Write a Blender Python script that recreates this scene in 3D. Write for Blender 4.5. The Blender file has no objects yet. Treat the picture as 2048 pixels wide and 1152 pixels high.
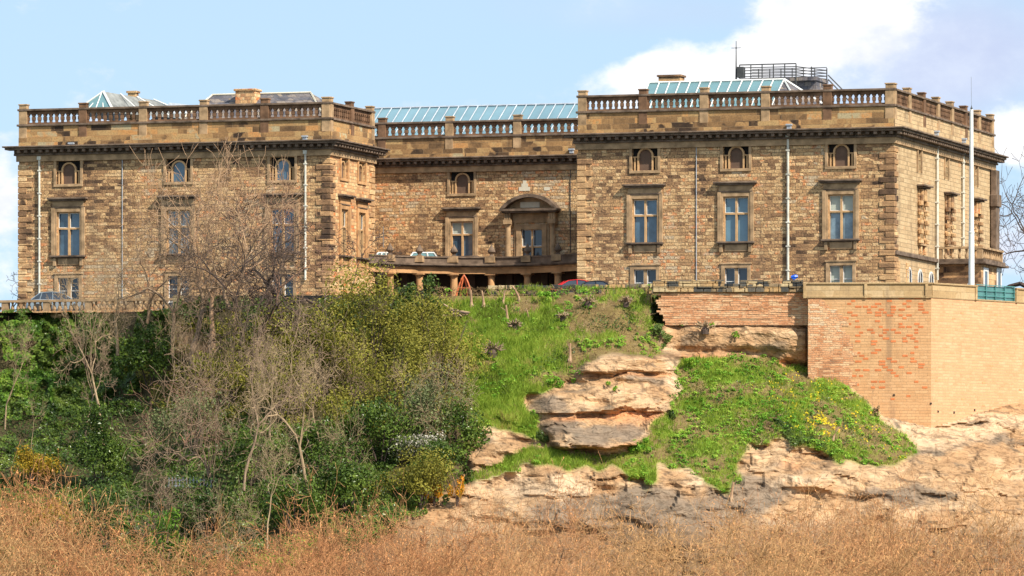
import bpy, bmesh, math, random
import numpy as np
from mathutils import Vector, Matrix
rad = math.radians
random.seed(11)
rng = np.random.default_rng(11)
SC = bpy.context.scene
COL = SC.collection

# ------------------------------------------------------------------ camera
F, YH, ZC = 11470.0, 1080.0, 2.0        # focal length in photo pixels, horizon row, eye height
cam_d = bpy.data.cameras.new("camera")
cam = bpy.data.objects.new("camera", cam_d); COL.objects.link(cam)
cam.location = (0, 0, ZC); cam.rotation_euler = (rad(90), 0, 0)
cam_d.sensor_width = 36.0; cam_d.lens = 36.0 * F / 2048.0
cam_d.shift_y = (YH - 576.0) / 2048.0
cam_d.clip_start = 1.0; cam_d.clip_end = 20000
SC.camera = cam

# ------------------------------------------------------------------ sun, sky, exposure
SUN_AZ, SUN_EL = 44.0, 41.0             # azimuth from the viewer's side (-Y) towards the right (+X)
sv = Vector((math.sin(rad(SUN_AZ)) * math.cos(rad(SUN_EL)), -math.cos(rad(SUN_AZ)) * math.cos(rad(SUN_EL)), math.sin(rad(SUN_EL))))
sun_d = bpy.data.lights.new("sun", 'SUN'); sun_d.energy = 4.0; sun_d.angle = rad(0.5); sun_d.color = (1.0, 0.93, 0.80)
sun = bpy.data.objects.new("sun", sun_d); COL.objects.link(sun)
sun.rotation_euler = (-sv).to_track_quat('-Z', 'Y').to_euler(); sun.location = (60, 200, 120)
SC.view_settings.view_transform = 'Standard'; SC.view_settings.look = 'None'
SC.view_settings.exposure = 0.8; SC.view_settings.gamma = 1.0


class NT:
    def __init__(s, tree):
        s.t = tree
    def n(s, typ, ins=None, **props):
        nd = s.t.nodes.new(typ)
        for k, v in props.items():
            setattr(nd, k, v)
        for k, v in (ins or {}).items():
            s.set(nd.inputs[k], v)
        return nd
    def set(s, sock, v):
        if isinstance(v, bpy.types.NodeSocket):
            s.t.links.new(v, sock)
        elif isinstance(v, bpy.types.Node):
            s.t.links.new(v.outputs[0], sock)
        else:
            if isinstance(v, (tuple, list)) and len(v) == 3 and sock.type == 'RGBA':
                v = (*v, 1.0)
            sock.default_value = v
    def m(s, op, a, b=0.0, c=0.0, clamp=False):
        nd = s.n('ShaderNodeMath', operation=op, use_clamp=clamp)
        s.set(nd.inputs[0], a); s.set(nd.inputs[1], b); s.set(nd.inputs[2], c)
        return nd.outputs[0]
    def mix(s, f, a, b, mode='MIX'):
        nd = s.n('ShaderNodeMix', data_type='RGBA', blend_type=mode)
        s.set(nd.inputs[0], f); s.set(nd.inputs[6], a); s.set(nd.inputs[7], b)
        return nd.outputs[2]
    def ramp(s, f, stops, interp='LINEAR'):
        nd = s.n('ShaderNodeValToRGB'); s.set(nd.inputs[0], f)
        cr = nd.color_ramp; cr.interpolation = interp
        while len(cr.elements) < len(stops):
            cr.elements.new(0.5)
        for e, (p, c) in zip(cr.elements, stops):
            e.position = p; e.color = (*c, 1.0)
        return nd.outputs[0]
    def noise(s, vec, scale, detail=4, rough=0.55, dim='3D'):
        nd = s.n('ShaderNodeTexNoise', noise_dimensions=dim)
        s.set(nd.inputs['Vector'], vec); nd.inputs['Scale'].default_value = scale
        nd.inputs['Detail'].default_value = detail; nd.inputs['Roughness'].default_value = rough
        return nd.outputs['Fac']
    def smooth(s, v, lo, hi, a=0.0, b=1.0):
        nd = s.n('ShaderNodeMapRange', interpolation_type='SMOOTHSTEP')
        s.set(nd.inputs[0], v); nd.inputs[1].default_value = lo; nd.inputs[2].default_value = hi
        nd.inputs[3].default_value = a; nd.inputs[4].default_value = b
        return nd.outputs[0]


def build_world():
    w = bpy.data.worlds.new("World"); SC.world = w; w.use_nodes = True
    T = NT(w.node_tree); w.node_tree.nodes.clear()
    tc = T.n('ShaderNodeTexCoord'); sep = T.n('ShaderNodeSeparateXYZ', {0: tc.outputs['Generated']})
    x, y, z = sep.outputs
    sky = T.n('ShaderNodeTexSky', sky_type='NISHITA', sun_disc=False)
    sky.sun_elevation = rad(SUN_EL); sky.sun_rotation = rad(180 - SUN_AZ)
    sky.air_density = 1.0; sky.dust_density = 0.6; sky.ozone_density = 1.6; sky.altitude = 50
    zz = T.m('ADD', T.m('MULTIPLY', T.m('MAXIMUM', z, 0.0), 0.9), 0.22)
    v2 = T.n('ShaderNodeCombineXYZ', {0: x, 1: y, 2: zz})
    T.set(sky.inputs[0], T.n('ShaderNodeVectorMath', {0: v2}, operation='NORMALIZE'))
    skc = sky.outputs[0]
    def el_(q): return q
    # position in the sky: azimuth / elevation tangents
    yc = T.m('MAXIMUM', T.m('ABSOLUTE', y), 0.15)
    a = T.m('DIVIDE', x, yc); e = T.m('DIVIDE', z, yc)
    P = T.n('ShaderNodeCombineXYZ', {0: a, 1: T.m('MULTIPLY', e, 1.5), 2: y})
    n1 = T.noise(P, 42.0, 10, 0.60)
    n2 = T.noise(T.n('ShaderNodeVectorMath', {0: P, 1: (3.1, 1.7, 0.4)}, operation='ADD'), 11.0, 5, 0.5)
    def az(px): return (px - 1024) / F
    def el(py): return (YH - py) / F
    def blob(px, py, rx, ry, ang=0.0):
        dx = T.m('SUBTRACT', a, az(px)); dy = T.m('SUBTRACT', e, el(py))
        c, s_ = math.cos(rad(ang)), math.sin(rad(ang))
        u = T.m('ADD', T.m('MULTIPLY', dx, c * F / rx), T.m('MULTIPLY', dy, s_ * F / rx))
        v = T.m('ADD', T.m('MULTIPLY', dx, -s_ * F / ry), T.m('MULTIPLY', dy, c * F / ry))
        r2 = T.m('ADD', T.m('MULTIPLY', u, u), T.m('MULTIPLY', v, v))
        return T.m('POWER', 2.718, T.m('MULTIPLY', r2, -1.0))
    def add(*l):
        o = l[0]
        for q in l[1:]:
            o = T.m('ADD', o, q)
        return o
    white = add(T.m('MULTIPLY', blob(1500, 110, 330, 85, 24), .95), T.m('MULTIPLY', blob(1270, 140, 130, 55, 15), 0.72),
                T.m('MULTIPLY', blob(1700, 20, 180, 90, 25), 0.9), T.m('MULTIPLY', blob(2030, 275, 120, 70, 0), 0.9),
                T.m('MULTIPLY', blob(-30, 400, 95, 100, 0), 1.05), T.m('MULTIPLY', blob(10, 560, 120, 60, 0), 0.7),
                T.m('MULTIPLY', blob(2048, 520, 120, 40, 0), 0.4))
    lilac = add(T.m('MULTIPLY', blob(1900, 120, 330, 190, 10), 0.9), T.m('MULTIPLY', blob(2060, 460, 150, 120, 0), 0.5),
                T.m('MULTIPLY', blob(1400, 20, 300, 60, 0), 0.35))
    # clouds elsewhere in the sky (outside this view)
    out = T.smooth(T.m('ADD', T.m('ABSOLUTE', a), T.m('ABSOLUTE', e)), 0.16, 0.4)
    wl = T.smooth(T.m('ADD', white, T.m('MULTIPLY', T.m('SUBTRACT', n1, 0.5), 3.2)), 0.2, 0.85)
    ll = T.smooth(T.m('ADD', lilac, T.m('MULTIPLY', T.m('SUBTRACT', n2, 0.5), 1.3)), 0.1, 0.75)
    ol = T.m('MULTIPLY', out, T.smooth(T.noise(tc.outputs['Generated'], 2.5, 8, 0.6), 0.5, 0.68))
    wl = T.m('MAXIMUM', wl, ol)
    bg_n = T.n('ShaderNodeBackground', {0: skc, 1: 0.13})
    bg_h = T.n('ShaderNodeBackground', {0: (0.62, 0.80, 0.86), 1: 0.66})
    bg_s = T.n('ShaderNodeMixShader', {0: T.smooth(el_(z), 0.0, 0.11, 0.66, 0.48), 1: bg_n, 2: bg_h})
    lil_col = T.mix(T.smooth(n1, 0.35, 0.65), (0.50, 0.57, 0.76), (0.60, 0.67, 0.82))
    whi_col = T.mix(T.smooth(T.m('ADD', T.m('MULTIPLY', T.noise(T.n('ShaderNodeVectorMath', {0: P, 1: (-.0016, .0022, 0.)}, operation='ADD'), 42.0, 10, .6), 1.0), T.m('MULTIPLY', n2, .5)), 0.62, 0.88), (0.94, 0.93, 0.93), (0.68, 0.72, 0.84))
    bg_l = T.n('ShaderNodeBackground', {0: lil_col, 1: 0.72})
    bg_w = T.n('ShaderNodeBackground', {0: whi_col, 1: 0.72})
    m1 = T.n('ShaderNodeMixShader', {0: ll, 1: bg_s, 2: bg_l})
    m2 = T.n('ShaderNodeMixShader', {0: wl, 1: m1, 2: bg_w})
    o = T.n('ShaderNodeOutputWorld'); T.set(o.inputs[0], m2)
build_world()

# ------------------------------------------------------------------ helpers
def tag(o, label=None, cat=None, group=None, kind=None):
    if label: o['label'] = label
    if cat: o['category'] = cat
    if group: o['group'] = group
    if kind: o['kind'] = kind
    return o

def empty(name, loc=(0, 0, 0), rz=0.0, parent=None, **kw):
    o = bpy.data.objects.new(name, None); COL.objects.link(o)
    o.location = loc; o.rotation_euler = (0, 0, rz); o.empty_display_size = 0.5
    if parent: o.parent = parent
    return tag(o, **kw)

def link(name, me, mat, parent=None, **kw):
    o = bpy.data.objects.new(name, me); COL.objects.link(o)
    if mat is not None and not me.materials:
        for m_ in (mat if isinstance(mat, (list, tuple)) else [mat]):
            me.materials.append(m_)
    if parent: o.parent = parent
    return tag(o, **kw)

def np_mesh(name, V, Q, smooth=False, matidx=None):
    me = bpy.data.meshes.new(name)
    V = np.asarray(V, np.float32); Q = np.asarray(Q, np.int32)
    k = Q.shape[1]
    me.vertices.add(len(V)); me.vertices.foreach_set('co', V.ravel())
    me.loops.add(Q.size); me.loops.foreach_set('vertex_index', Q.ravel())
    me.polygons.add(len(Q)); me.polygons.foreach_set('loop_start', np.arange(0, Q.size, k, dtype=np.int32))
    if matidx is not None:
        me.polygons.foreach_set('material_index', np.asarray(matidx, np.int32))
    me.polygons.foreach_set('use_smooth', np.full(len(Q), smooth))
    me.update(calc_edges=True)
    return me

_T = np.random.default_rng(5).random((64, 64, 64)).astype(np.float32)
def vnoise(x, y, z):
    x, y, z = np.broadcast_arrays(np.asarray(x, float), np.asarray(y, float), np.asarray(z, float))
    xi, yi, zi = np.floor(x).astype(int), np.floor(y).astype(int), np.floor(z).astype(int)
    fx, fy, fz = x - xi, y - yi, z - zi
    fx, fy, fz = [q * q * (3 - 2 * q) for q in (fx, fy, fz)]
    r = 0
    for dx in (0, 1):
        for dy in (0, 1):
            for dz in (0, 1):
                wgt = (fx if dx else 1 - fx) * (fy if dy else 1 - fy) * (fz if dz else 1 - fz)
                r = r + wgt * _T[(xi + dx) & 63, (yi + dy) & 63, (zi + dz) & 63]
    return r
def fbm(x, y, z, o=4, g=0.5):
    r = 0; a = 1.0; s = 0
    for i in range(o):
        r = r + a * vnoise(x * 2**i + 7.3 * i, y * 2**i + 3.1 * i, z * 2**i); s += a; a *= g
    return r / s

def W(px, py, Y):
    """world point seen in the photo at (px, py), Y metres away"""
    return Vector(((px - 1024.0) / F * Y, Y, ZC + (YH - py) / F * Y))

class MB:
    def __init__(s):
        s.v = []; s.f = []
    def box(s, x0, x1, y0, y1, z0, z1):
        b = len(s.v)
        s.v += [(x, y, z) for z in (z0, z1) for y in (y0, y1) for x in (x0, x1)]
        s.f += [tuple(b + i for i in q) for q in ((0, 2, 3, 1), (4, 5, 7, 6), (0, 1, 5, 4), (2, 6, 7, 3), (0, 4, 6, 2), (1, 3, 7, 5))]
        return s
    def poly(s, pts):
        b = len(s.v); s.v += [tuple(p) for p in pts]; s.f.append(tuple(range(b, b + len(pts)))); return s
    def loft(s, rings, cap=True, close=True):
        b = len(s.v); n = len(rings[0])
        for r in rings: s.v += [tuple(p) for p in r]
        for i in range(len(rings) - 1):
            for j in range(n if close else n - 1):
                k = (j + 1) % n
                s.f.append((b + i * n + j, b + i * n + k, b + (i + 1) * n + k, b + (i + 1) * n + j))
        if cap:
            s.f.append(tuple(b + j for j in range(n - 1, -1, -1)))
            s.f.append(tuple(b + (len(rings) - 1) * n + j for j in range(n)))
        return s
    def lathe(s, cx, cy, prof, n=12):
        return s.loft([[(cx + r * math.cos(2 * math.pi * j / n), cy + r * math.sin(2 * math.pi * j / n), z) for j in range(n)] for r, z in prof])
    def tube(s, pts, r, n=6):
        pts = [Vector(p) for p in pts]; rings = []
        for i, p in enumerate(pts):
            d = (pts[min(i + 1, len(pts) - 1)] - pts[max(i - 1, 0)]).normalized()
            a = d.cross(Vector((0, 0, 1)) if abs(d.z) < 0.9 else Vector((1, 0, 0))).normalized(); c = d.cross(a)
            rr = r[i] if isinstance(r, (list, tuple)) else r
            rings.append([p + (a * math.cos(2 * math.pi * j / n) + c * math.sin(2 * math.pi * j / n)) * rr for j in range(n)])
        return s.loft(rings)
    def mesh(s, name, off=(0, 0, 0), smooth=False, bevel=0.0):
        me = bpy.data.meshes.new(name)
        me.from_pydata([(p[0] - off[0], p[1] - off[1], p[2] - off[2]) for p in s.v], [], s.f)
        bm = bmesh.new(); bm.from_mesh(me)
        bmesh.ops.recalc_face_normals(bm, faces=bm.faces)
        bm.to_mesh(me); bm.free()
        if smooth:
            for p in me.polygons: p.use_smooth = True
        return me
    def build(s, name, mat, parent=None, off=(0, 0, 0), smooth=False, bevel=0.0, **kw):
        o = link(name, s.mesh(name, off, smooth), mat, parent, **kw)
        if bevel:
            b = o.modifiers.new('bevel', 'BEVEL'); b.width = bevel; b.segments = 1; b.limit_method = 'ANGLE'
        return o

# ------------------------------------------------------------------ materials
def mat_new(name):
    m = bpy.data.materials.new(name); m.use_nodes = True
    T = NT(m.node_tree); b = m.node_tree.nodes['Principled BSDF']
    return m, T, b

def plain(name, col, rough=0.6, metal=0.0, var=0.25, scale=3.0, bump=0.0, spec=0.5):
    m, T, b = mat_new(name)
    tc = T.n('ShaderNodeTexCoord')
    n = T.noise(tc.outputs['Object'], scale, 5, 0.6)
    c0 = tuple(max(0, c * (1 - var)) for c in col); c1 = tuple(min(1, c * (1 + var)) for c in col)
    T.set(b.inputs['Base Color'], T.ramp(n, [(0.3, c0), (0.7, c1)]))
    b.inputs['Roughness'].default_value = rough; b.inputs['Metallic'].default_value = metal
    b.inputs['Specular IOR Level'].default_value = spec
    if bump:
        T.set(b.inputs['Normal'], T.n('ShaderNodeBump', {'Height': n, 'Distance': bump, 'Strength': 0.8}))
    return m

PAL = [(0.0, (0.055, 0.034, 0.025)), (0.14, (0.14, 0.082, 0.048)), (0.3, (0.29, 0.164, 0.086)), (0.5, (0.47, 0.274, 0.134)),
       (0.68, (0.61, 0.385, 0.19)), (0.82, (0.70, 0.48, 0.26)), (0.90, (0.62, 0.25, 0.10)), (1.0, (0.56, 0.42, 0.27))]
def weather(T, obj, sp, gr, col):
    mp = T.n('ShaderNodeMapping', {0: obj, 'Scale': (1.2, 1.2, .12)})
    st = T.smooth(T.noise(mp, .8, 5, .6), .52, .72)
    return T.mix(T.m('MULTIPLY', st, .45), col, (.13, .09, .065))

def masonry(name, pal=PAL, bw=0.5, bh=0.235, mortar=(0.42, 0.31, 0.19), msize=0.018, gain=1.0, shift=0.0, stain=0.5, bump=0.03, warp=0.05, spread=1.0, seed=0.0, fine=0.5, extra=None):
    m, T, b = mat_new(name)
    tc = T.n('ShaderNodeTexCoord'); obj = tc.outputs['Object']
    sp = T.n('ShaderNodeSeparateXYZ', {0: obj})
    h = T.m('ADD', T.m('ADD', sp.outputs[0], sp.outputs[1]), seed)
    wn = T.m('MULTIPLY', T.m('SUBTRACT', T.noise(obj, 0.9, 3), 0.5), warp * 4)
    wn2 = T.m('MULTIPLY', T.m('SUBTRACT', T.noise(obj, 2.6, 3), 0.5), warp * 1.5)
    vec = T.n('ShaderNodeCombineXYZ', {0: T.m('ADD', h, wn), 1: T.m('ADD', sp.outputs[2], wn2), 2: 0.0})
    def brick(w_, h_, off, sq, sqf, ms):
        nd = T.n('ShaderNodeTexBrick', {'Vector': vec, 'Color1': (0, 0, 0), 'Color2': (1, 1, 1), 'Mortar': (0.5, 0.5, 0.5), 'Scale': 1.0,
                 'Mortar Size': ms, 'Mortar Smooth': 0.4, 'Bias': 0.0, 'Brick Width': w_, 'Row Height': h_})
        nd.offset = off; nd.squash = sq; nd.squash_frequency = sqf
        return nd
    A = brick(bw, bh, 0.42, 0.72, 3, msize); B = brick(bw * 1.55, bh, 0.31, 1.0, 2, msize)
    sel = T.smooth(T.noise(obj, 0.55, 2), 0.47, 0.50)
    gr = T.mix(sel, A.outputs[0], B.outputs[0]); fac = T.mix(sel, A.outputs[1], B.outputs[1])
    big = T.m('MULTIPLY', T.m('SUBTRACT', T.noise(obj, 0.16, 4, 0.6), 0.5), stain * 1.6)
    med = T.m('MULTIPLY', T.m('SUBTRACT', T.noise(obj, 1.1, 3, 0.6), 0.5), 0.5)
    val = T.m('ADD', T.m('MULTIPLY', T.m('SUBTRACT', gr, 0.5), spread), T.m('ADD', big, T.m('ADD', med, 0.55 + shift)), clamp=True)
    col = T.ramp(val, pal)
    fn = T.noise(obj, 9.0, 5, 0.65)
    col = T.mix(fine, col, T.ramp(fn, [(0.32, (0.36, 0.33, 0.31)), (0.5, (0.95, 0.95, 0.95)), (0.66, (1.3, 1.28, 1.22))]), 'MULTIPLY')
    if extra: col = extra(T, obj, sp, gr, col)
    col = T.mix(T.m('MULTIPLY', fac, 0.75), col, T.mix(T.m('MULTIPLY', T.noise(obj, 1.5, 4), 0.9), mortar, tuple(c * 0.35 for c in mortar)))
    if gain != 1.0:
        col = T.mix(1.0, col, (gain, gain, gain), 'MULTIPLY')
    T.set(b.inputs['Base Color'], col)
    b.inputs['Roughness'].default_value = 0.9; b.inputs['Specular IOR Level'].default_value = 0.2
    hgt = T.m('ADD', T.m('MULTIPLY', fac, -0.9), T.m('ADD', T.m('MULTIPLY', fn, 0.9), T.m('MULTIPLY', gr, 0.5)))
    T.set(b.inputs['Normal'], T.n('ShaderNodeBump', {'Height': hgt, 'Distance': bump, 'Strength': 0.9}))
    return m

def leafmat(name, cols, rough=0.45, trans=0.25, nscale=0.35):
    m, T, b = mat_new(name)
    g = T.n('ShaderNodeNewGeometry'); tc = T.n('ShaderNodeTexCoord')
    n = T.noise(tc.outputs['Object'], nscale, 3, 0.6)
    v = T.m('ADD', T.m('MULTIPLY', g.outputs['Random Per Island'], 0.42), T.m('MULTIPLY', T.m('SUBTRACT', n, 0.5), 1.7))
    v = T.m('ADD', v, 0.31, clamp=True)
    k = len(cols)
    col = T.ramp(v, [(i / (k - 1), c) for i, c in enumerate(cols)])
    T.set(b.inputs['Base Color'], col); b.inputs['Roughness'].default_value = rough
    b.inputs['Specular IOR Level'].default_value = 0.18
    tr = T.n('ShaderNodeBsdfTranslucent', {0: col}); mx = T.n('ShaderNodeMixShader', {0: trans, 1: b, 2: tr})
    T.set(m.node_tree.nodes['Material Output'].inputs[0], mx)
    return m

M = {}
M['wall'] = masonry('sandstone_rubble', spread=0.66, stain=1.0, shift=0.05, fine=0.95, bump=0.12, mortar=(.30, .20, .12), extra=weather)
M['wall_side'] = masonry('sandstone_sunlit', shift=0.12, stain=0.25, spread=0.45, bw=0.7, bh=0.3, extra=weather, pal=[(0, (.10, .065, .04)), (.3, (.32, .21, .115)), (.6, (.50, .345, .19)), (.85, (.57, .41, .235)), (1, (.50, .28, .14))])  # paler palette for the right flank: its sunlight put into the colour
M['wall_orange'] = masonry('sandstone_orange_sunlit', shift=0.1, stain=0.3, spread=0.8, pal=[(0, (.12, .06, .03)), (.2, (.36, .18, .09)), (.5, (.56, .30, .14)), (.75, (.66, .40, .19)), (.9, (.70, .52, .28)), (1, (.6, .2, .07))])  # brighter, oranger palette: sunlight on the left wing's return painted into the stone
M['ashlar'] = masonry('parapet_ashlar', bw=1.0, bh=0.38, msize=0.012, spread=0.9, shift=-0.03, stain=0.8, bump=0.015, warp=0.01, pal=[(0, (.05, .032, .022)), (.25, (.2, .115, .055)), (.5, (.37, .21, .09)), (.75, (.45, .29, .13)), (.9, (.52, .25, .09)), (1, (.42, .34, .2))])
M['quoin'] = masonry('quoin_stone', bw=3.0, bh=0.4, msize=0.01, spread=0.5, shift=-0.08, stain=1.0, bump=0.04)
M['quoin_light'] = masonry('quoin_light_stone', bw=3.0, bh=0.4, msize=0.01, spread=0.4, shift=0.08, stain=0.5, bump=0.03)
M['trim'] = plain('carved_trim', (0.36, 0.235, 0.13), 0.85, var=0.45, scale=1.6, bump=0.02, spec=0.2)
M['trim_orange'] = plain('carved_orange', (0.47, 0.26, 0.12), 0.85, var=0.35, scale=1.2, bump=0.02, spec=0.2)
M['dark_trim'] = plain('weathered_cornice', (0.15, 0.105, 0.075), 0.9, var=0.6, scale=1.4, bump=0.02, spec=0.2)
M['bal'] = plain('balustrade_stone', (0.16, 0.088, 0.05), 0.9, var=0.6, scale=1.1, bump=0.02, spec=0.2)
M['pane'] = plain('window_glass', (0.10, 0.19, 0.25), 0.06, var=0.25, scale=0.5, spec=0.9)  # blue base colour stands in for sky reflected in the panes
M['pane_dark'] = plain('window_glass_dark', (0.025, 0.035, 0.05), 0.06, var=0.3, scale=0.8, spec=0.8)
M['pane_b'] = plain('window_glass_b', (0.06, 0.11, 0.16), 0.05, var=0.5, scale=0.9, spec=0.9); M['pane_c'] = plain('window_glass_c', (0.14, 0.20, 0.24), 0.08, var=0.6, scale=1.1, spec=0.9)  # other tints, sky reflection again painted into the base colour
M['blind'] = plain('window_blind', (0.42, 0.45, 0.38), 0.5, var=0.1, scale=0.8)
M['mullion'] = plain('stone_mullion', (0.50, 0.30, 0.14), 0.8, var=0.25, scale=2.0)
M['white'] = plain('white_paint', (0.66, 0.65, 0.61), 0.5, var=0.08, scale=2.0)
M['panel'] = plain('blind_panel_and_shade', (0.12, 0.07, 0.045), 0.9, var=0.2, scale=2.0)  # also darkens the colonnade's inner surfaces, shade put into the colour
M['void'] = plain('dark_interior', (0.018, 0.014, 0.012), 0.9, var=0.2)
M['pipe'] = plain('downpipe_paint', (0.58, 0.55, 0.46), 0.5, var=0.3, scale=1.5)
M['iron'] = plain('dark_iron', (0.05, 0.05, 0.05), 0.6, var=0.3)
M['steel'] = plain('galvanised_steel', (0.35, 0.36, 0.38), 0.45, 0.6, var=0.2)
M['lead'] = plain('lead_sheet', (0.35, 0.38, 0.42), 0.5, var=0.25, scale=1.0)
M['roofglass'] = plain('roof_glass', (0.12, 0.22, 0.235), 0.12, var=0.22, scale=0.35, spec=0.8)
M['skyglass'] = plain('sky_glass', (0.16, 0.27, 0.32), 0.12, var=0.15, scale=0.3, spec=0.8)
M['oldlead'] = plain('weathered_lead', (0.20, 0.20, 0.185), 0.6, var=0.45, scale=1.6)
M['plaque'] = plain('pale_plaque', (0.58, 0.52, 0.40), 0.8, var=0.1)
M['teal'] = plain('teal_glass', (0.07, 0.18, 0.17), 0.15, var=0.3, scale=1.2)
M['blue'] = plain('blue_enamel', (0.01, 0.09, 0.55), 0.35, var=0.1)
M['rust'] = plain('rust_red_timber', (0.50, 0.11, 0.03), 0.6, var=0.3, scale=3)
M['tyre'] = plain('rubber', (0.02, 0.02, 0.02), 0.8)
M['asphalt'] = plain('asphalt', (0.07, 0.068, 0.065), 0.9, var=0.3, scale=1.0)
def slate():
    return masonry('slate_roof', bw=0.45, bh=0.3, mortar=(.16, .13, .12), msize=0.02, spread=0.8, stain=0.6, bump=0.02,
                   pal=[(0, (.05, .05, .06)), (.4, (.12, .115, .13)), (.7, (.2, .17, .16)), (1, (.30, .24, .18))])
M['slate'] = slate()

# ------------------------------------------------------------------ castle frame
AN = math.atan(0.316); CA, SA = math.cos(AN), math.sin(AN)
RX, RY, ZB = 26.31, 395.0, 17.8
def pxu(px, v=0.0):
    t = (px - 1024) / F
    return (t * (RY + v * CA) - RX - v * SA) / (CA + t * SA)
def pxv(px, u=0.0):
    t = (px - 1024) / F
    return (t * (RY - u * SA) - RX - u * CA) / (SA - t * CA)
def pz(py, u, v):
    return ZC + (YH - py) * (RY - u * SA + v * CA) / F
def L2W(u, v, z):
    return Vector((RX + u * CA + v * SA, RY - u * SA + v * CA, z))

castle = empty('castle', (RX, RY, ZB), -AN, label='long sandstone castle mansion with balustraded parapets and glass roofs on the cliff top', cat='castle')
OFF = (0, 0, ZB)
class PL:
    def __init__(s, kind, c): s.k, s.c = kind, c
    def p(s, a, d, z): return (a, s.c - d, z) if s.k == 'F' else ((s.c + d, a, z) if s.k == 'R' else (s.c - d, a, z))
    def box(s, mb, a0, a1, d0, d1, z0, z1):
        p, q = s.p(a0, d0, z0), s.p(a1, d1, z1)
        mb.box(min(p[0], q[0]), max(p[0], q[0]), min(p[1], q[1]), max(p[1], q[1]), z0, z1)
    def z(s, py, a): return pz(py, *((a, s.c) if s.k == 'F' else (s.c, a)))
    def a(s, px): return pxu(px, s.c) if s.k == 'F' else pxv(px, s.c)

def wall(name, pl, a0, a1, z0, z1, holes, mat, depth=0.4):
    As = sorted({a0, a1, *[h[0] for h in holes], *[h[1] for h in holes]}); Zs = sorted({z0, z1, *[h[2] for h in holes], *[h[3] for h in holes]})
    mb = MB()
    for i in range(len(As) - 1):
        for j in range(len(Zs) - 1):
            ca, cz = (As[i] + As[i + 1]) / 2, (Zs[j] + Zs[j + 1]) / 2
            if any(h[0] < ca < h[1] and h[2] < cz < h[3] for h in holes): continue
            mb.poly([pl.p(As[i], 0, Zs[j]), pl.p(As[i + 1], 0, Zs[j]), pl.p(As[i + 1], 0, Zs[j + 1]), pl.p(As[i], 0, Zs[j + 1])])
    for h in holes:
        q = [(h[0], h[2]), (h[1], h[2]), (h[1], h[3]), (h[0], h[3])]
        for i in range(4):
            A, B = q[i], q[(i + 1) % 4]
            mb.poly([pl.p(A[0], 0, A[1]), pl.p(B[0], 0, B[1]), pl.p(B[0], -depth, B[1]), pl.p(A[0], -depth, A[1])])
    return mb.build(name, mat, castle, OFF)

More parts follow.
